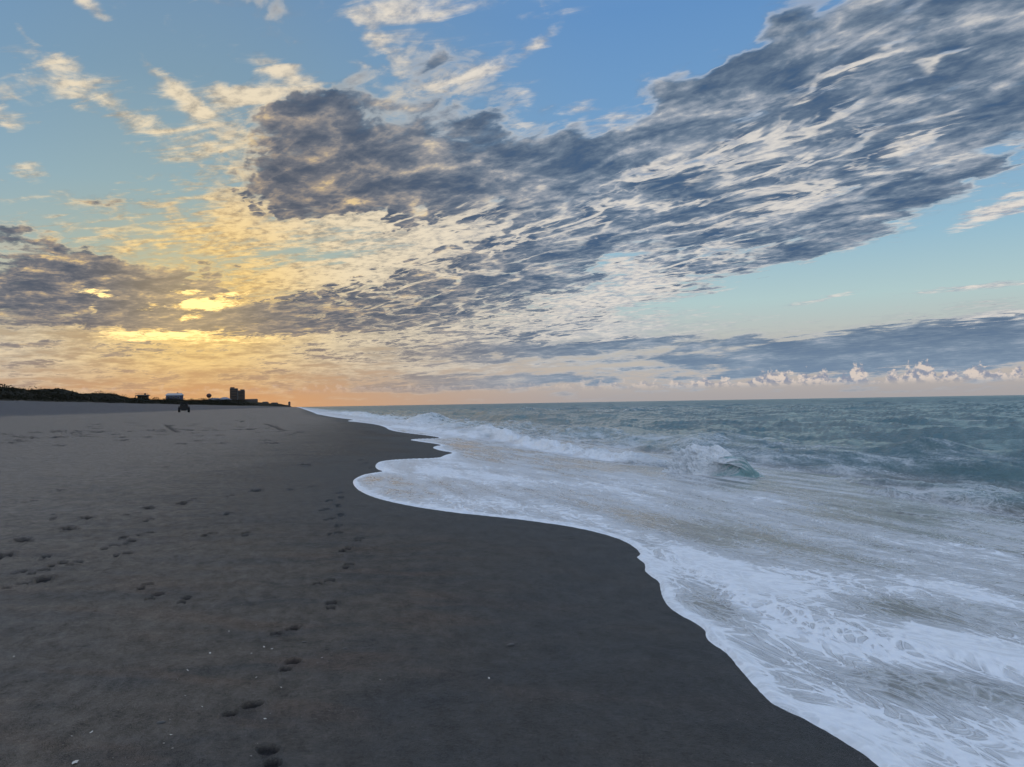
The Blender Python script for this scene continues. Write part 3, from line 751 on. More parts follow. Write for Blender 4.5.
def water_nodes(n, bs, tint=None):
    p = pos(n)
    foam = n.attr('foam'); turb = n.attr('turb')
    dist_ = n.v('LENGTH', p)
    al = n.mapping(p, (0, 0, 0), R(-6), (1.0, .30, 1.0), 'POINT')
    wv = n.noise(al, .8, 3, .6, color=True)
    w0 = n.sepc(wv)
    px_, py_, pz_ = n.sep(p)
    q = n.xyz(n.m('MULTIPLY_ADD', w0[0], 1.2, px_), n.m('MULTIPLY_ADD', w0[1], 2.6, py_), pz_)
    f1 = n.noise(n.mapping(q, (0, 0, 0), R(-7), (1.0, .22, 1.0), 'POINT'), 1.6, 7, .62)       # long streaks
    f2 = n.noise(n.mapping(q, (3, 1, 0), R(10), (1.0, .7, 1.0), 'POINT'), 6.5, 5, .65, dist=.6)      # lacy cells
    fz = n.m('MULTIPLY_ADD', n.m('SUBTRACT', f1, .5), 2.6, foam)
    lace = n.m('ABSOLUTE', n.m('SUBTRACT', f2, .5))
    fz = n.m('MULTIPLY_ADD', n.m('SUBTRACT', .07, lace), 1.6, fz)
    vo = n.new('ShaderNodeTexVoronoi', feature='DISTANCE_TO_EDGE'); n.put(vo.inputs['Vector'], n.v('ADD', n.mapping(q, (0, 0, 0), R(-7), (1.0, .55, 1.0), 'POINT'), n.v('SCALE', wv, .35)))
    vo.inputs['Scale'].default_value = 5.5
    vo2 = n.new('ShaderNodeTexVoronoi', feature='DISTANCE_TO_EDGE'); n.put(vo2.inputs['Vector'], n.v('ADD', n.mapping(q, (4, 2, 0), R(20), (1.0, .7, 1.0), 'POINT'), n.v('SCALE', wv, .5)))
    vo2.inputs['Scale'].default_value = 15.0
    net = n.m('ADD', n.m('MULTIPLY', n.map(vo.outputs['Distance'], .16, 0.0), .52), n.m('MULTIPLY', n.map(vo2.outputs['Distance'], .2, 0.0), .38))
    fz = n.m('MULTIPLY_ADD', n.m('SUBTRACT', net, .24), n.map(dist_, 30, 6, .25, .68), fz)
    veil = n.map(fz, -.55, .75)
    veil = n.m('MULTIPLY', veil, veil)
    dens = n.map(fz, .30, 1.25)
    dens = n.m('MULTIPLY', dens, n.m('MULTIPLY_ADD', n.m('SUBTRACT', net, .4), .35, 1.0), clamp=True)
    mask = n.m('MAXIMUM', n.m('MULTIPLY', veil, .72), dens)
    deepc = n.mix(n.map(n.noise(p, .06, 3, .5), .4, .6), (.070, .135, .148, 1), (.095, .170, .178, 1))
    shal = n.mix(f1, (.105, .105, .102, 1), (.165, .160, .148, 1))
    if tint: deepc = n.mix(f1, tuple(v * .75 for v in tint[:3]) + (1,), tint)
    body = n.mix(turb, shal, deepc)
    fo = n.mix(n.noise(p, 14, 3, .6), (.62, .65, .70, 1), (.86, .88, .90, 1))
    n.put(bs.inputs['Base Color'], n.mix(mask, body, fo))
    n.put(bs.inputs['Roughness'], n.mixf(mask, n.mixf(n.map(dist_, 30, 400), .10, .30), .55))
    bs.inputs['IOR'].default_value = 1.333
    n.put(bs.inputs['Specular IOR Level'], n.mixf(mask, n.mixf(n.map(dist_, 60, 900), .5, .20), .3))
    b1 = n.noise(n.mapping(p, (0, 0, 0), R(-6), (1.0, .40, 1.0), 'POINT'), 3.2, 6, .66, dist=.3)
    b2 = n.noise(n.mapping(p, (0, 0, 0), R(5), (1.0, .3, 1.0), 'POINT'), .55, 5, .6)
    hgt = n.m('MULTIPLY', n.m('MULTIPLY_ADD', b2, n.map(dist_, 25, 200, .2, 1.1), b1), n.mixf(turb, .22, 1.0))
    hgt = n.m('MULTIPLY_ADD', dens, .22, hgt)
    bp = n.new('ShaderNodeBump'); bp.inputs['Strength'].default_value = 1.0; bp.inputs['Distance'].default_value = .13
    n.put(bp.inputs['Height'], hgt)
    n.put(bs.inputs['Normal'], bp.outputs[0])


water_nodes(n, bs)
V = np.stack([X, Y, zz], 1)[used]
sea = mesh_np('sea', V, remap[F], [m_sea], {'foam': ff[used], 'turb': tt[used]})
sea['kind'] = 'structure'; sea['label'] = 'grey green sea with foamy surf washing up the beach'

# ------------------------------------------------------------------ breaking wave (pitching crest and white water)
Pb = np.array([ground(a, b, True) for a, b in [(680, 472), (700, 473), (718, 474), (736, 474.5), (753, 474.5)]])
nS, nT = 260, 90
su = np.linspace(0, 1, nS)
seg = np.hypot(*(Pb[1:] - Pb[:-1]).T); cum = np.concatenate([[0], np.cumsum(seg)]); cum /= cum[-1]
cx = np.interp(su, cum, Pb[:, 0]); cy = np.interp(su, cum, Pb[:, 1])
curl = np.array([(-2.2, -.10), (-1.5, .06), (-.95, .24), (-.5, .47), (-.15, .62), (.10, .66), (.30, .60), (.42, .48), (.44, .40), (.36, .42), (.24, .46), (.12, .38), (.08, .24), (.16, .10), (.40, .0), (.9, -.16)])
pile = np.array([(-2.2, -.10), (-1.5, .04), (-1.0, .24), (-.6, .50), (-.2, .66), (.10, .70), (.32, .66), (.48, .58), (.58, .48), (.66, .38), (.72, .28), (.78, .19), (.84, .11), (.92, .04), (1.05, -.04), (1.4, -.16)])
swel = np.array([(-2.2, -.10), (-1.6, .02), (-1.1, .12), (-.7, .22), (-.4, .30), (-.2, .34), (-.05, .35), (.05, .33), (.12, .30), (.18, .26), (.24, .21), (.30, .16), (.38, .10), (.48, .04), (.65, -.03), (1.1, -.16)])
tt_ = np.linspace(0, 15, nT)
def prof_at(c):
    p = np.stack([np.interp(tt_, np.arange(16), c[:, 0]), np.interp(tt_, np.arange(16), c[:, 1])], 1)
    for _ in range(6): p[1:-1] = .25 * p[:-2] + .5 * p[1:-1] + .25 * p[2:]
    return p
pc, pp, ps = prof_at(curl), prof_at(pile), prof_at(swel)
VV = []; fo_ = []
for i, s in enumerate(su):
    wp = sstep(.80, .60, np.array(s)); wc = (1 - wp) * sstep(.98, .86, np.array(s)); ws = 1 - wp - wc
    p = pp * wp + pc * wc + ps * ws
    env = float(sstep(0, .22, np.array(s)) ** .8 * sstep(1.03, .86, np.array(s)) * .55 + sstep(0, .22, np.array(s)) * sstep(1.0, .92, np.array(s)) * .45)
    lump = fbm(s * 22 + tt_ * .0, tt_ * .85, 4, 41) * .34 * wp + fbm(s * 70 + 0 * tt_, tt_ * 2.2, 3, 43) * .11 * wp
    lump = lump * sstep(0, 3, tt_) * sstep(15, 13, tt_)
    rag = fbm(np.full(nT, s * 40.), tt_ * .3, 3, 47) * .10 * wc * sstep(5, 8, tt_) * sstep(12, 9, tt_)
    u = np.where(p[:, 0] < 0, .32, 1) * p[:, 0] * (.15 + .85 * env) + lump + rag
    v = p[:, 1] * env * 1.12 * (1 - .30 * (1 - wp)) + lump * .8 - .10 * (1 - env)
    VV.append(np.stack([cx[i] - u, np.full(nT, cy[i]) + lump * .3, SEA + v], 1))
    streak = fbm(s * 38. + tt_ * 1.1 + 3 * fbm(np.full(nT, s * 9.), tt_ * .5, 2, 50), tt_ * .35, 4, 49)
    fcurl = np.where(tt_ > 6.0, np.where(tt_ < 9.5, .55, -.35), -.2) + streak * 2.8 + .6
    fo_.append(wp * (2.2 * sstep(1.5, 4, tt_) - .3) + wc * (fcurl + .5 * float(sstep(.75, .6, np.array(s)))) + ws * (-.1 + streak * 1.5))
VV = np.concatenate(VV); fo_ = np.concatenate(fo_)
m_wave, n, bs = material('wave_face'); water_nodes(n, bs, (.20, .36, .37, 1))  # paler body colour stands in for light passing through the crest
bw = mesh_np('breaking_wave', VV, grid_faces(nS, nT), [m_wave], {'foam': fo_, 'turb': np.ones(len(VV))})
bw['kind'] = 'structure'; bw['label'] = 'small breaking wave with white tumbling foam and a dark green curl'
# spray thrown off the breaker: one uncountable mass of droplets and froth
sp = random.Random(8)
sv = []; sf = []
for k in range(3400):
    s = min(max(sp.gauss(.34, .17), 0.0), .8)
    bx = float(np.interp(s, cum, Pb[:, 0])); by = float(np.interp(s, cum, Pb[:, 1]))
    e = math.sin(min(s / .5, 1) * math.pi) ** .5 if s < .5 else .4
    uu = sp.gauss(-.15, .4); hh = (.30 + .38 * math.exp(-(uu / .5) ** 2)) * e + abs(sp.gauss(0, .11)) * e
    if s > .5: uu = sp.gauss(.35, .1); hh = abs(sp.gauss(.15, .12))
    c = Vector((bx - uu, by + sp.gauss(0, .1), SEA + hh)); rr = sp.uniform(.004, .013)
    b = len(sv)
    for q in ((1, 0, -.7), (-1, 0, -.7), (0, 1, .7), (0, -1, .7)):
        sv.append(tuple(c + Vector((q[0] * sp.uniform(.6, 1.4), q[1] * sp.uniform(.6, 1.4), q[2])) * rr))
    sf += [(b, b + 1, b + 2), (b, b + 3, b + 1), (b, b + 2, b + 3), (b + 1, b + 3, b + 2)]
m_spray, n, bs = material('sea_spray')
n.put(bs.inputs['Base Color'], n.mix(n.noise(pos(n), 9, 2, .5), (.62, .66, .72, 1), (.82, .84, .88, 1))); bs.inputs['Roughness'].default_value = .6
spo = mesh_np('sea_spray', sv, sf, [m_spray])
spo['kind'] = 'stuff'; spo['label'] = 'white spray and froth over the breaking wave'; spo['category'] = 'spray'
# ------------------------------------------------------------------ dunes behind the beach
SIL = [(-60, 384), (-30, 386), (0, 387), (16.6, 388.3), (33, 392), (41.5, 390), (56.5, 388.8), (66.4, 391.6), (73, 394), (91, 395), (98, 393.6), (108, 393.6), (116, 396.8), (124.6, 398.8), (133, 397.4), (150, 398.8), (166, 399),
       (180, 399.4), (196, 399.8), (212, 399.6), (230, 400.4), (246, 401.2), (258, 401.8), (270, 403), (280, 403.6), (286, 404.6)]
ry_, rz_ = [], []
SIL = [(a, b - 1.2) if a < 120 else (a, b) for a, b in SIL]
for (a, b) in SIL:
    ca, ce = azel(a, b)
    D_ = 60.0 / math.sin(R(-ca)); ry_.append(D_ * math.cos(R(ca))); rz_.append(EYE.z + D_ * math.tan(R(ce)))
ry_ = [-400, 60] + ry_ + [6000, 12000]; rz_ = [6.0, 6.5] + rz_ + [rz_[-1], 8]
yy = np.concatenate([np.arange(-300, 90, 8), np.arange(90, 420, .8), np.arange(420, 900, 2.2), np.arange(900, 2600, 10), np.arange(2600, 11000, 120)])
xx = -np.concatenate([[36.5, 38.5, 40], np.arange(40.8, 75, .75), np.arange(75, 150, 4), [170, 260, 500, 1500, 6000]])


def dune_z(x, y):
    rid = np.interp(y, ry_, rz_)
    k = .22 * sstep(-41, -46, x) + .78 * sstep(-47 + fbm(y * .05, y * 0, 3, 12) * 6, -59.5, x)
    back = 1 - .25 * sstep(-62, -90, x)
    nz = fbm(x * .10, y * .05, 3, 21) * 2.4 * (1 - np.exp(-((x + 60) / 9) ** 2) * .95) * k + fbm(x * .5, y * .5, 3, 22) * .5 * k
    z = 3.15 + (rid - 3.15) * k * back + nz
    return np.where(x > -40.5, prof(x) - .05 - .4 * sstep(-40.2, -38, x), z)


XX, YY = np.meshgrid(xx, yy, indexing='xy')
for _ in range(5):      # settle the ridge heights so that the skyline of the dunes is the photographed one
    zt_ = dune_z(XX.ravel(), YY.ravel()) + .3
    azv = np.degrees(np.arctan2(XX.ravel(), YY.ravel())); elv = np.degrees(np.arctan2(zt_ - EYE.z, np.hypot(XX.ravel(), YY.ravel())))
    vis = (XX.ravel() > -75) & (YY.ravel() > 0)
    for i, (a, b) in enumerate(SIL):
        ca, ce = azel(a, b)
        m = vis & (np.abs(azv - ca) < .12)
        if m.any():
            D_ = 60.0 / math.sin(R(-ca)); rz_[i + 2] = max(3.4, rz_[i + 2] + (math.radians(ce - elv[m].max()) * D_) * .8)
ZZ = dune_z(XX.ravel(), YY.ravel())
m_dune, n, bs = material('dune_scrub')
p = pos(n)
pxd, pyd, pzd = n.sep(p)
sandc = n.mix(n.noise(p, .6, 3, .6), (.12, .105, .09, 1), (.17, .15, .13, 1))
veg = n.mix(n.noise(p, .9, 5, .65), (.009, .010, .007, 1), (.020, .020, .013, 1))
vm = n.map(n.m('MULTIPLY_ADD', n.m('SUBTRACT', n.noise(p, .22, 4, .6), .5), 9.0, pxd), -41.2, -42.8)
n.put(bs.inputs['Base Color'], n.mix(vm, sandc, veg)); bs.inputs['Roughness'].default_value = .95; bs.inputs['Specular IOR Level'].default_value = .1
bp = n.new('ShaderNodeBump'); bp.inputs['Distance'].default_value = .5; n.put(bp.inputs['Height'], n.noise(p, 2.2, 4, .7)); n.put(bs.inputs['Normal'], bp.outputs[0])
dn = mesh_np('dunes', np.stack([XX.ravel(), YY.ravel(), ZZ], 1), grid_faces(len(yy), len(xx))[:, ::-1], [m_dune])
dn['kind'] = 'structure'; dn['label'] = 'dark overgrown sand dunes behind the beach'

# grass and scrub on the dunes
gr = random.Random(21)
N = 15000
gy = np.array([90 + 620 * gr.random() ** 1.3 for _ in range(N)]); gx = np.array([-(42.5 + 24 * gr.random() ** .8) for _ in range(N)])
gz = dune_z(gx, gy)
tv, tf = [], []
for i in range(N):
    bush = gr.random() < .30
    for b in range(4 if not bush else 6):
        hgt = gr.uniform(.15, .5) if not bush else gr.uniform(.1, .4); w = gr.uniform(.05, .11) if not bush else gr.uniform(.15, .35)
        a = gr.uniform(0, 6.28); lean = gr.uniform(0, .45)
        ox, oy = gr.gauss(0, .25), gr.gauss(0, .25)
        k = len(tv); bx, by, bz = gx[i] + ox, gy[i] + oy, gz[i] - .1
        tv += [(bx - w * math.cos(a), by - w * math.sin(a), bz), (bx + w * math.cos(a), by + w * math.sin(a), bz), (bx + lean * math.sin(a), by + lean * math.cos(a), bz + hgt)]
        tf.append((k, k + 1, k + 2))
for i in range(420):
    y_ = 95 + 900 * gr.random() ** 1.2; x_ = -gr.uniform(44, 64); z_ = float(dune_z(np.array([x_]), np.array([y_]))[0]); sw = gr.uniform(.8, 2.6) * (1 + y_ / 900); sh = sw * gr.uniform(.3, .55)
    for b in range(46):
        u = gr.gauss(0, .4); v = gr.gauss(0, .4); w_ = gr.random() ** .6 * max(.1, 1 - u * u - v * v)
        c = Vector((x_ + u * sw, y_ + v * sw, z_ + w_ * sh)); k = len(tv); s_ = sw * gr.uniform(.06, .14)
        for q in range(3): tv.append(tuple(c + Vector((gr.uniform(-1, 1), gr.uniform(-1, 1), gr.uniform(-.8, .8))) * s_))
        tf.append((k, k + 1, k + 2))
m_grass, n, bs = material('dune_grass')
n.put(bs.inputs['Base Color'], n.mix(n.noise(pos(n), .8, 3, .6), (.010, .011, .007, 1), (.026, .024, .015, 1))); bs.inputs['Roughness'].default_value = .9; bs.inputs['Specular IOR Level'].default_value = .1
go = mesh_np('dune_grass', tv, tf, [m_grass], smooth=False)
go['kind'] = 'stuff'; go['label'] = 'beach grass and low scrub growing on the dunes'; go['category'] = 'grass'


# ------------------------------------------------------------------ buildings
def simple(name, c0, c1=None, rough=.8, sc_=1.0, metal=0.0):
    m, n, bs = material(name)
    n.put(bs.inputs['Base Color'], n.mix(n.noise(pos(n), sc_, 4, .6), c0 + (1,), (c1 or tuple(v * .8 for v in c0)) + (1,)))
    bs.inputs['Roughness'].default_value = rough; bs.inputs['Metallic'].default_value = metal
    return m


M = dict(concrete=simple('dark_concrete', (.05, .045, .045), (.035, .033, .035), .9, .3), roofg=simple('grey_roof', (.20, .21, .25), (.15, .16, .19), .7, .5), blue=simple('blue_cladding', (.035, .055, .13), (.028, .045, .11), .7, .5),
         wood=simple('weathered_wood', (.075, .055, .042), (.05, .04, .032), .9, 1.5), glass=simple('dark_glass', (.02, .025, .03), (.03, .035, .04), .12, .5), brown=simple('brown_wall', (.095, .06, .045), (.07, .045, .035), .9, .5),
         tank=simple('rusty_tank', (.10, .045, .035), (.07, .035, .03), .7, .5), steel=simple('grey_steel', (.09, .09, .09), (.06, .06, .06), .6, .8), white=simple('off_white_trim', (.32, .32, .33), (.26, .26, .27), .7, .8),
         black=simple('black_plastic', (.006, .006, .007), (.009, .009, .009), .8, 6), rubber=simple('tyre_rubber', (.007, .007, .007), (.01, .01, .01), .9, 8), paint=simple('dark_paint', (.008, .009, .010), (.012, .012, .013), .6, 3), rim=simple('wheel_steel', (.09, .09, .09), (.06, .06, .06), .5, 8, .6))


class MB:
    def __init__(s): s.bm = bmesh.new()

    def box(s, c, d, rot=0.0, taper=1.0):
        r = bmesh.ops.create_cube(s.bm, size=1.0)['verts']
        for v in r:
            k = taper if v.co.z > 0 else 1.0
            q = Vector((v.co.x * d[0] * k, v.co.y * d[1] * k, v.co.z * d[2])); q.rotate(Matrix.Rotation(rot, 3, 'Z')); v.co = q + Vector(c)
        return s

    def tube(s, a, b, r0, r1=None, n=10):
        a, b = Vector(a), Vector(b); d = b - a
        r = bmesh.ops.create_cone(s.bm, cap_ends=True, segments=n, radius1=r0, radius2=r0 if r1 is None else r1, depth=d.length)['verts']
        q = d.to_track_quat('Z', 'Y')
        for v in r: v.co = q @ v.co + (a + b) / 2
        return s

    def lathe(s, prof_, c, n=24, axis='Z'):
        rows = []
        for (r, z) in prof_:
            ring = []
            for k in range(n):
                t = 2 * math.pi * k / n
                co = Vector((r * math.cos(t), r * math.sin(t), z)) if axis == 'Z' else Vector((z, r * math.cos(t), r * math.sin(t)))
                ring.append(s.bm.verts.new(co + Vector(c)))
            rows.append(ring)
        for i in range(len(rows) - 1):
            for k in range(n): s.bm.faces.new((rows[i][k], rows[i][(k + 1) % n], rows[i + 1][(k + 1) % n], rows[i + 1][k]))
        s.bm.faces.new(rows[0][::-1]); s.bm.faces.new(rows[-1])
        return s

    def hip(s, c, d, h, ridge=.5, axis=0):
        x, y = d[0] / 2, d[1] / 2
        if axis == 0: top = [(-x * ridge, 0, h), (x * ridge, 0, h)]
        else: top = [(0, -y * ridge, h), (0, y * ridge, h)]
        P_ = [(-x, -y, 0), (x, -y, 0), (x, y, 0), (-x, y, 0)] + top
        v = [s.bm.verts.new(Vector(q) + Vector(c)) for q in P_]
        fs = [(0, 1, 5, 4), (1, 2, 5), (2, 3, 4, 5), (3, 0, 4), (3, 2, 1, 0)] if axis == 0 else [(0, 1, 4), (1, 2, 5, 4), (2, 3, 5), (3, 0, 4, 5), (3, 2, 1, 0)]
        for f in fs: s.bm.faces.new([v[i] for i in f])
        return s

    def build(s, name, mat, parent=None, bevel=0.0):
        if bevel:
            bmesh.ops.bevel(s.bm, geom=[e for e in s.bm.edges], offset=bevel, segments=2, affect='EDGES', clamp_overlap=True)
        bmesh.ops.recalc_face_normals(s.bm, faces=s.bm.faces)
        me = bpy.data.meshes.new(name); s.bm.to_mesh(me); s.bm.free(); me.materials.append(mat)
        o = bpy.data.objects.new(name, me); COL.objects.link(o); o.parent = parent
        return o


def thing(name, label, cat, loc, group=None, rz=0.0):
    o = bpy.data.objects.new(name, None); COL.objects.link(o)
    o.location = loc; o.rotation_euler = (0, 0, rz); o['label'] = label; o['category'] = cat
    if group: o['group'] = group
    o.empty_display_size = .2
    return o


def at(px, lateral):
    ca, _ = azel(px, 400); D_ = lateral / math.sin(R(-ca))
    return -lateral, D_ * math.cos(R(ca)), D_


def zat(px, py, D_):
    return EYE.z + D_ * math.tan(R(azel(px, py)[1]))


def tower(px0, px1, py, lateral, label, cap):
    x, y, D_ = at((px0 + px1) / 2, lateral); w = (px1 - px0) / F_PX * D_ * 1.03; top = zat((px0 + px1) / 2, py, D_); z0 = 3.0; h = top - z0
    t = thing('apartment_tower', label, 'tower block', (x, y, z0), 'apartment towers far down the beach')
    MB().box((0, 0, h / 2), (w, w * 1.5, h)).build('wall', M['concrete'], t)
    MB().box((cap * w * .2, 0, h + 1.3), (w * .55, w * .6, 2.6)).build('roof_house', M['brown'], t)
    MB().box((0, 0, h + .15), (w + .8, w * 1.5 + .8, .3)).build('roof', M['roofg'], t)
    n_ = int(h / 3.1)
    for k in range(1, n_):
        MB().box((0, -w * .75 - .6, k * 3.1), (w * .92, 1.2, .22)).box((0, -w * .75 - 1.17, k * 3.1 + .55), (w * .92, .06, .9)).build('balcony', M['brown'], t)
        MB().box((0, -w * .75 - .03, k * 3.1 + 1.45), (w * .8, .06, 1.9)).build('window_band', M['glass'], t)
    return t


tower(230.8, 237.2, 388.6, 112, 'taller left one of two dark apartment towers far along the shore', -1)
tower(237.9, 244.2, 390.6, 118, 'lower right one of two dark apartment towers far along the shore', 1)


def house(px0, px1, py, lateral, base, label, wallm, roofm, storeys=2, name='beach_house', roof_h=1.6, cat='house', group='houses behind the dunes', deck=True, depth=1.0, ridge=.55):
    pc = (px0 + px1) / 2; x, y, D_ = at(pc, lateral); W_ = (px1 - px0) / F_PX * D_; top = zat(pc, py, D_)
    t = thing(name, label, cat, (x, y, base), group)
    H_ = top - base; hw = H_ - roof_h; w = W_ * .78 if deck else W_ * .94; dd = w * depth
    MB().box((0, 0, hw * .5 + .2), (w, dd, hw - .4)).build('wall', wallm, t)
    MB().hip((0, 0, hw), (w + 1.3, dd + 1.3, 0), roof_h, ridge).build('roof', roofm, t)
    MB().box((w * .18, dd * .1, hw + roof_h * .8), (.7, .7, 1.3)).build('chimney', M['brown'], t)
    st = hw / storeys
    for s in range(storeys):
        for i in range(3):
            f = MB().box(((i - 1) * w * .3, -dd / 2 - .04, st * (s + .55)), (w * .17, .08, st * .5)).build('window', M['white'], t)
            MB().box(((i - 1) * w * .3, -dd / 2 - .09, st * (s + .55)), (w * .13, .03, st * .4)).build('pane', M['glass'], f)
    if deck:
        d1 = MB().box((0, -dd / 2 - 1.2, st), (W_, 2.2, .2))
        d1.build('deck', M['wood'], t)
        r_ = MB().box((0, -dd / 2 - 2.25, st + 1.0), (W_, .08, .1))
        for i in range(9): r_.box((-W_ / 2 + .1 + i * (W_ - .2) / 8, -dd / 2 - 2.25, st + .55), (.08, .08, .9))
        r_.build('railing', M['wood'], t)
        for sx in (-1, 1): MB().box((sx * (W_ / 2 - .2), -dd / 2 - 2.1, st / 2 - .05), (.22, .22, st - .1)).build('post', M['wood'], t)
    return t


house(166.5, 183, 393.2, 66, 3.5, 'blue beach house with pale hipped roof rising above the dune top', M['blue'], M['white'], 2, roof_h=1.3, ridge=.8)
house(138, 148.3, 394.6, 64, 3.2, 'small dark flat-looking beach house tucked into the dunes, nearest the camera', M['brown'], M['wood'], 1, roof_h=.5, ridge=.92)
house(209, 221, 398.0, 84, 3, 'long low house with dull grey roof left of the apartment towers', M['concrete'], M['roofg'], 2, roof_h=2.2, deck=False, depth=1.4)
house(219, 230.5, 397.2, 90, 3, 'wide grey roofed house just left of the taller apartment tower', M['blue'], M['roofg'], 2, roof_h=3.0, deck=False, ridge=.3)
house(244.4, 251, 399.0, 104, 3, 'low dark house touching the right side of the apartment towers', M['concrete'], M['brown'], 2, roof_h=2.0, deck=False)
house(250, 257.5, 398.8, 100, 3, 'brown roofed low building right of the apartment towers', M['brown'], M['brown'], 2, roof_h=2.4, deck=False, ridge=.8)
house(262, 268.5, 401.6, 86, 3, 'small dark house on the low dune right of the towers', M['brown'], M['wood'], 2, roof_h=2.5, deck=False)
house(271, 278, 402.4, 80, 3, 'far small house with flat dark roof near the end of the dunes', M['concrete'], M['brown'], 2, roof_h=2, deck=False)
house(288.2, 290.4, 401.6, 26, 1, 'narrow far building standing alone at the very end of the shore', M['brown'], M['concrete'], 4, roof_h=3, deck=False)

# water tower
x, y, D_ = at(209, 96); zt = zat(209, 393.4, D_); zb = zat(209, 397.4, D_); tw = 4.6 / F_PX * D_
t = thing('water_tower', 'round reddish water tower standing up behind the dunes left of the towers', 'water tower', (x, y, 3.0))
h0 = zb - 3.0; h1 = zt - 3.0
MB().lathe([(.3, h0 - .6), (tw * .3, h0), (tw * .48, h0 + (h1 - h0) * .3), (tw * .5, h0 + (h1 - h0) * .6), (tw * .36, h0 + (h1 - h0) * .85), (.3, h1)], (0, 0, 0)).build('tank', M['tank'], t)
MB().tube((0, 0, 0), (0, 0, h0), .32, .26).build('riser_pipe', M['steel'], t)
for k in range(4):
    a = k * math.pi / 2 + .4
    MB().tube((math.cos(a) * tw * .42, math.sin(a) * tw * .42, 0), (math.cos(a) * tw * .30, math.sin(a) * tw * .30, h0 + .5), .10).build('leg', M['steel'], t)

# ------------------------------------------------------------------ beach buggy parked on the upper beach
bx, by = ground(184, 412.2)
bz = float(sand_z(np.array([bx]), np.array([by]))[0])
D_ = math.hypot(bx, by); sc_b = 10.2 / F_PX * D_ / 1.72
bz = float(prof(np.array([bx]))[0]) + float(sand_z(np.array([bx]), np.array([by]))[0] - prof(np.array([bx]))[0])
t = thing('beach_buggy', 'dark open beach buggy with roll cage parked on the sand below the dunes', 'beach buggy', (bx, by, bz), rz=R(8))
t.scale = (sc_b,) * 3
MB().box((0, 0, .36), (.8, 1.9, .22)).box((0, 0, .62), (1.25, 2.5, .42), taper=.9).box((0, 1.05, .86), (1.05, .75, .22), taper=.8).box((0, -1.0, .86), (1.15, .7, .26)).build('body', M['paint'], t, .05)
for sx in (-1, 1):
    for sy in (-.88, .88):
        wv_ = MB().lathe([(.20, -.17), (.34, -.17), (.40, -.12), (.41, 0), (.40, .12), (.34, .17), (.20, .17)], (0, 0, 0), 24, 'X').build('wheel', M['rubber'], t)
        wv_.location = (sx * .68, sy, .40)
        MB().lathe([(.05, -.175), (.17, -.175), (.20, -.10), (.20, .10), (.17, .175), (.05, .175)], (0, 0, 0), 16, 'X').build('rim', M['rim'], wv_)
    MB().box((sx * .66, -.88, .93), (.36, .95, .05)).build('mudguard', M['black'], t, .015)
    MB().box((sx * .66, .88, .93), (.36, .95, .05)).build('mudguard', M['black'], t, .015)
    MB().box((sx * .30, -.15, .93), (.48, .5, .18)).box((sx * .30, -.42, 1.25), (.46, .14, .6)).build('seat', M['black'], t, .03)
    MB().box((sx * .38, 1.44, .80), (.20, .05, .10)).build('headlight', M['glass'], t)
    MB().box((sx * .48, -1.37, .82), (.14, .04, .10)).build('tail_light', M['tank'], t)
cg = MB()
for sx in (-1, 1):
    cg.tube((sx * .58, -.60, .8), (sx * .42, -.50, 1.82), .032).tube((sx * .58, .62, .8), (sx * .42, .25, 1.80), .032).tube((sx * .42, -.50, 1.82), (sx * .42, .25, 1.80), .032).tube((sx * .42, -.50, 1.82), (sx * .5, -1.25, .95), .028)
cg.tube((-.42, -.5, 1.82), (.42, -.5, 1.82), .03).tube((-.42, .25, 1.8), (.42, .25, 1.8), .03)
cg.build('roll_cage', M['black'], t)
MB().box((0, -.12, 1.86), (.92, .86, .05)).build('roof', M['black'], t, .015)
MB().tube((.3, .42, 1.02), (.3, .30, 1.12), .02).lathe([(.14, 1.12), (.17, 1.13), (.17, 1.15), (.14, 1.16)], (.3, .28, 0), 16).build('steering_wheel', M['black'], t)
MB().box((0, -1.05, 1.06), (.9, .55, .22)).build('cargo_box', M['black'], t, .02)


# ------------------------------------------------------------------ shells, pebbles, weed on the sand
def surf_z(x, y):
    a = np.array([x]); b = np.array([y]); dz, _ = press(a, b)
    return float(sand_z(a, b)[0] + dz[0] + fbm(a * 9, b * 9, 3, 51)[0] * .006 + max(0, fbm(a * 5, b * 3, 3, 61)[0] - .12) * .03 * float(sstep(2.2, -1.0, np.array(x))))


def shell_mesh(seed):
    r0 = random.Random(seed); bm = bmesh.new(); rows = []
    for i in range(9):
        row = []
        t_ = i / 8
        for j in range(15):
            a = (j / 14 - .5) * 2.35; rr = t_ * (1 + .06 * math.cos(j * math.pi)) * (1 - .12 * abs(a))
            dome = .42 * math.sin(min(1, t_) * math.pi * .62) * math.cos(a * .62) * (1 if t_ < .98 else .9)
            row.append(bm.verts.new((rr * math.sin(a), rr * math.cos(a) - .5, dome * (1 - t_ * .55) + r0.uniform(-.012, .012))))
        rows.append(row)
    for i in range(8):
        for j in range(14):
            bm.faces.new((rows[i][j], rows[i][j + 1], rows[i + 1][j + 1], rows[i + 1][j]))
    bmesh.ops.remove_doubles(bm, verts=bm.verts, dist=1e-4)
    bmesh.ops.solidify(bm, geom=list(bm.faces), thickness=.05)
    me = bpy.data.meshes.new('shell'); bm.to_mesh(me); bm.free()
    for p_ in me.polygons: p_.use_smooth = True
    return me


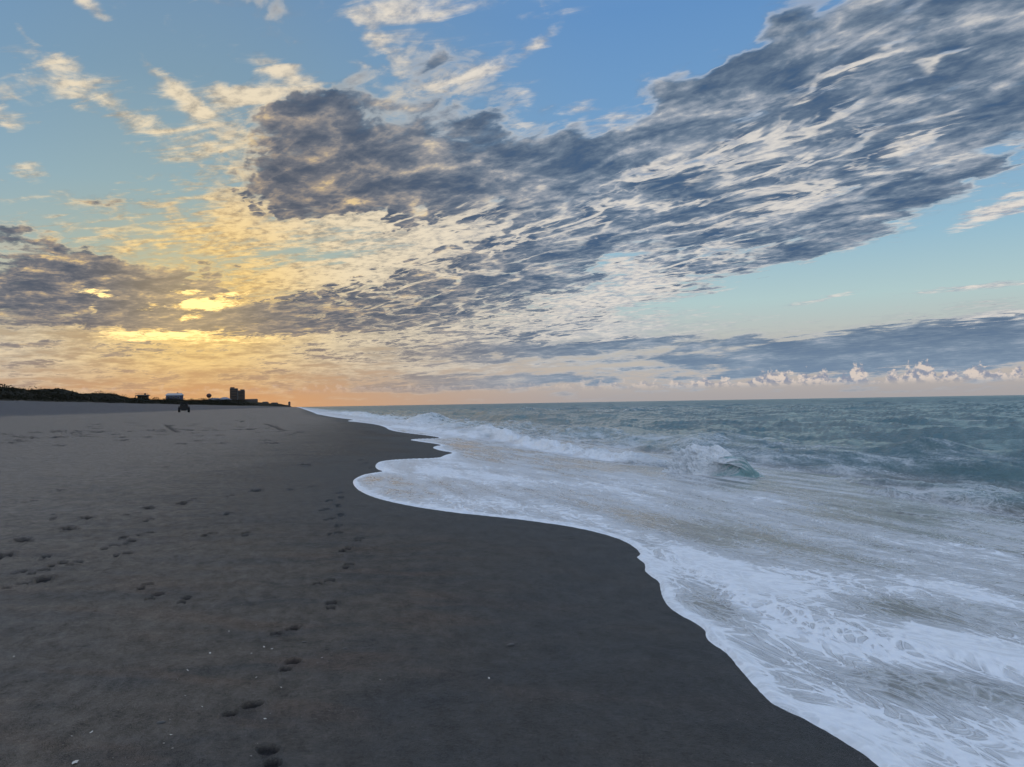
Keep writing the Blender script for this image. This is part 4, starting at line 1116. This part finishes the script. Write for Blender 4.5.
m_shell, n, bs = material('shell'); tcn = n.new('ShaderNodeTexCoord').outputs['Object']
n.put(bs.inputs['Base Color'], n.mix(n.noise(tcn, 3.0, 4, .6), (.62, .60, .55, 1), (.40, .37, .33, 1))); bs.inputs['Roughness'].default_value = .4
SH = [shell_mesh(k) for k in range(3)]
for s_ in SH: s_.materials.append(m_shell)
SPOT = [(241.5, 602.5), (264, 644), (251.5, 650.5), (256.5, 674), (265, 715.5), (251, 753.5), (257, 740.5), (187.5, 667.5), (170, 717.5), (171, 733.5), (172.5, 746.5), (164, 741.5), (91.5, 730.5), (71.5, 734.5), (14, 653.5), (210, 650),
        (185, 694), (260, 703), (489, 676), (380, 677), (281, 684), (229, 628), (272, 646), (202, 704), (256, 622), (322, 655)]
sr = random.Random(17)
for i, (a, b) in enumerate(SPOT):
    x, y = ground(a, b); s_ = sr.uniform(.006, .012)
    o = bpy.data.objects.new('shell_fragment', SH[i % 3]); COL.objects.link(o)
    o.location = (x, y, surf_z(x, y) + s_ * .25); o.scale = (s_, s_ * sr.uniform(.7, 1.1), s_); o.rotation_euler = (sr.uniform(-.5, .5), sr.uniform(-.5, .5), sr.uniform(0, 6.28))
    o['label'] = 'tiny pale shell fragment lying on the dark sand near the footprints'; o['category'] = 'shell'; o['group'] = 'tiny shell fragments on the sand'
x, y = ground(75, 762.5)
o = bpy.data.objects.new('shell', SH[0]); COL.objects.link(o); o.location = (x, y, surf_z(x, y) + .006); o.scale = (.030, .020, .022); o.rotation_euler = (.12, .05, R(70))
o['label'] = 'largest white shell, on the sand at the bottom left corner'; o['category'] = 'shell'
m_peb = simple('dark_pebble', (.03, .03, .032), (.05, .048, .045), .5, 40)
for i, (a, b, s_, lb) in enumerate([(511, 644, .030, 'dark flat pebble alone on the smooth sand in the middle'), (161, 721, .022, 'dark pebble among the shell fragments at lower left'), (517, 606, .014, 'small dark pebble on smooth sand nearest the swash'),
                                    (304, 639, .016, 'small dark pebble just right of the footprint trail'), (345, 646, .014, 'tiny dark pebble well right of the footprint trail'), (53, 514, .03, 'dark lump on the sand far left')]):
    x, y = ground(a, b); bm = bmesh.new(); bmesh.ops.create_icosphere(bm, subdivisions=3, radius=1)
    for v in bm.verts: v.co *= 1 + .22 * (float(fbm(np.array([v.co.x * 1.5 + i]), np.array([v.co.y * 1.5 + v.co.z]), 2, 7)[0]))
    me = bpy.data.meshes.new('pebble'); bm.to_mesh(me); bm.free(); me.materials.append(m_peb)
    for p_ in me.polygons: p_.use_smooth = True
    o = bpy.data.objects.new('pebble', me); COL.objects.link(o); o.location = (x, y, surf_z(x, y) + s_ * .12); o.scale = (s_, s_ * .7, s_ * .32); o.rotation_euler = (0, 0, sr.uniform(-.5, .5))
    o['label'] = lb; o['category'] = 'pebble'; o['group'] = 'dark pebbles on the sand'
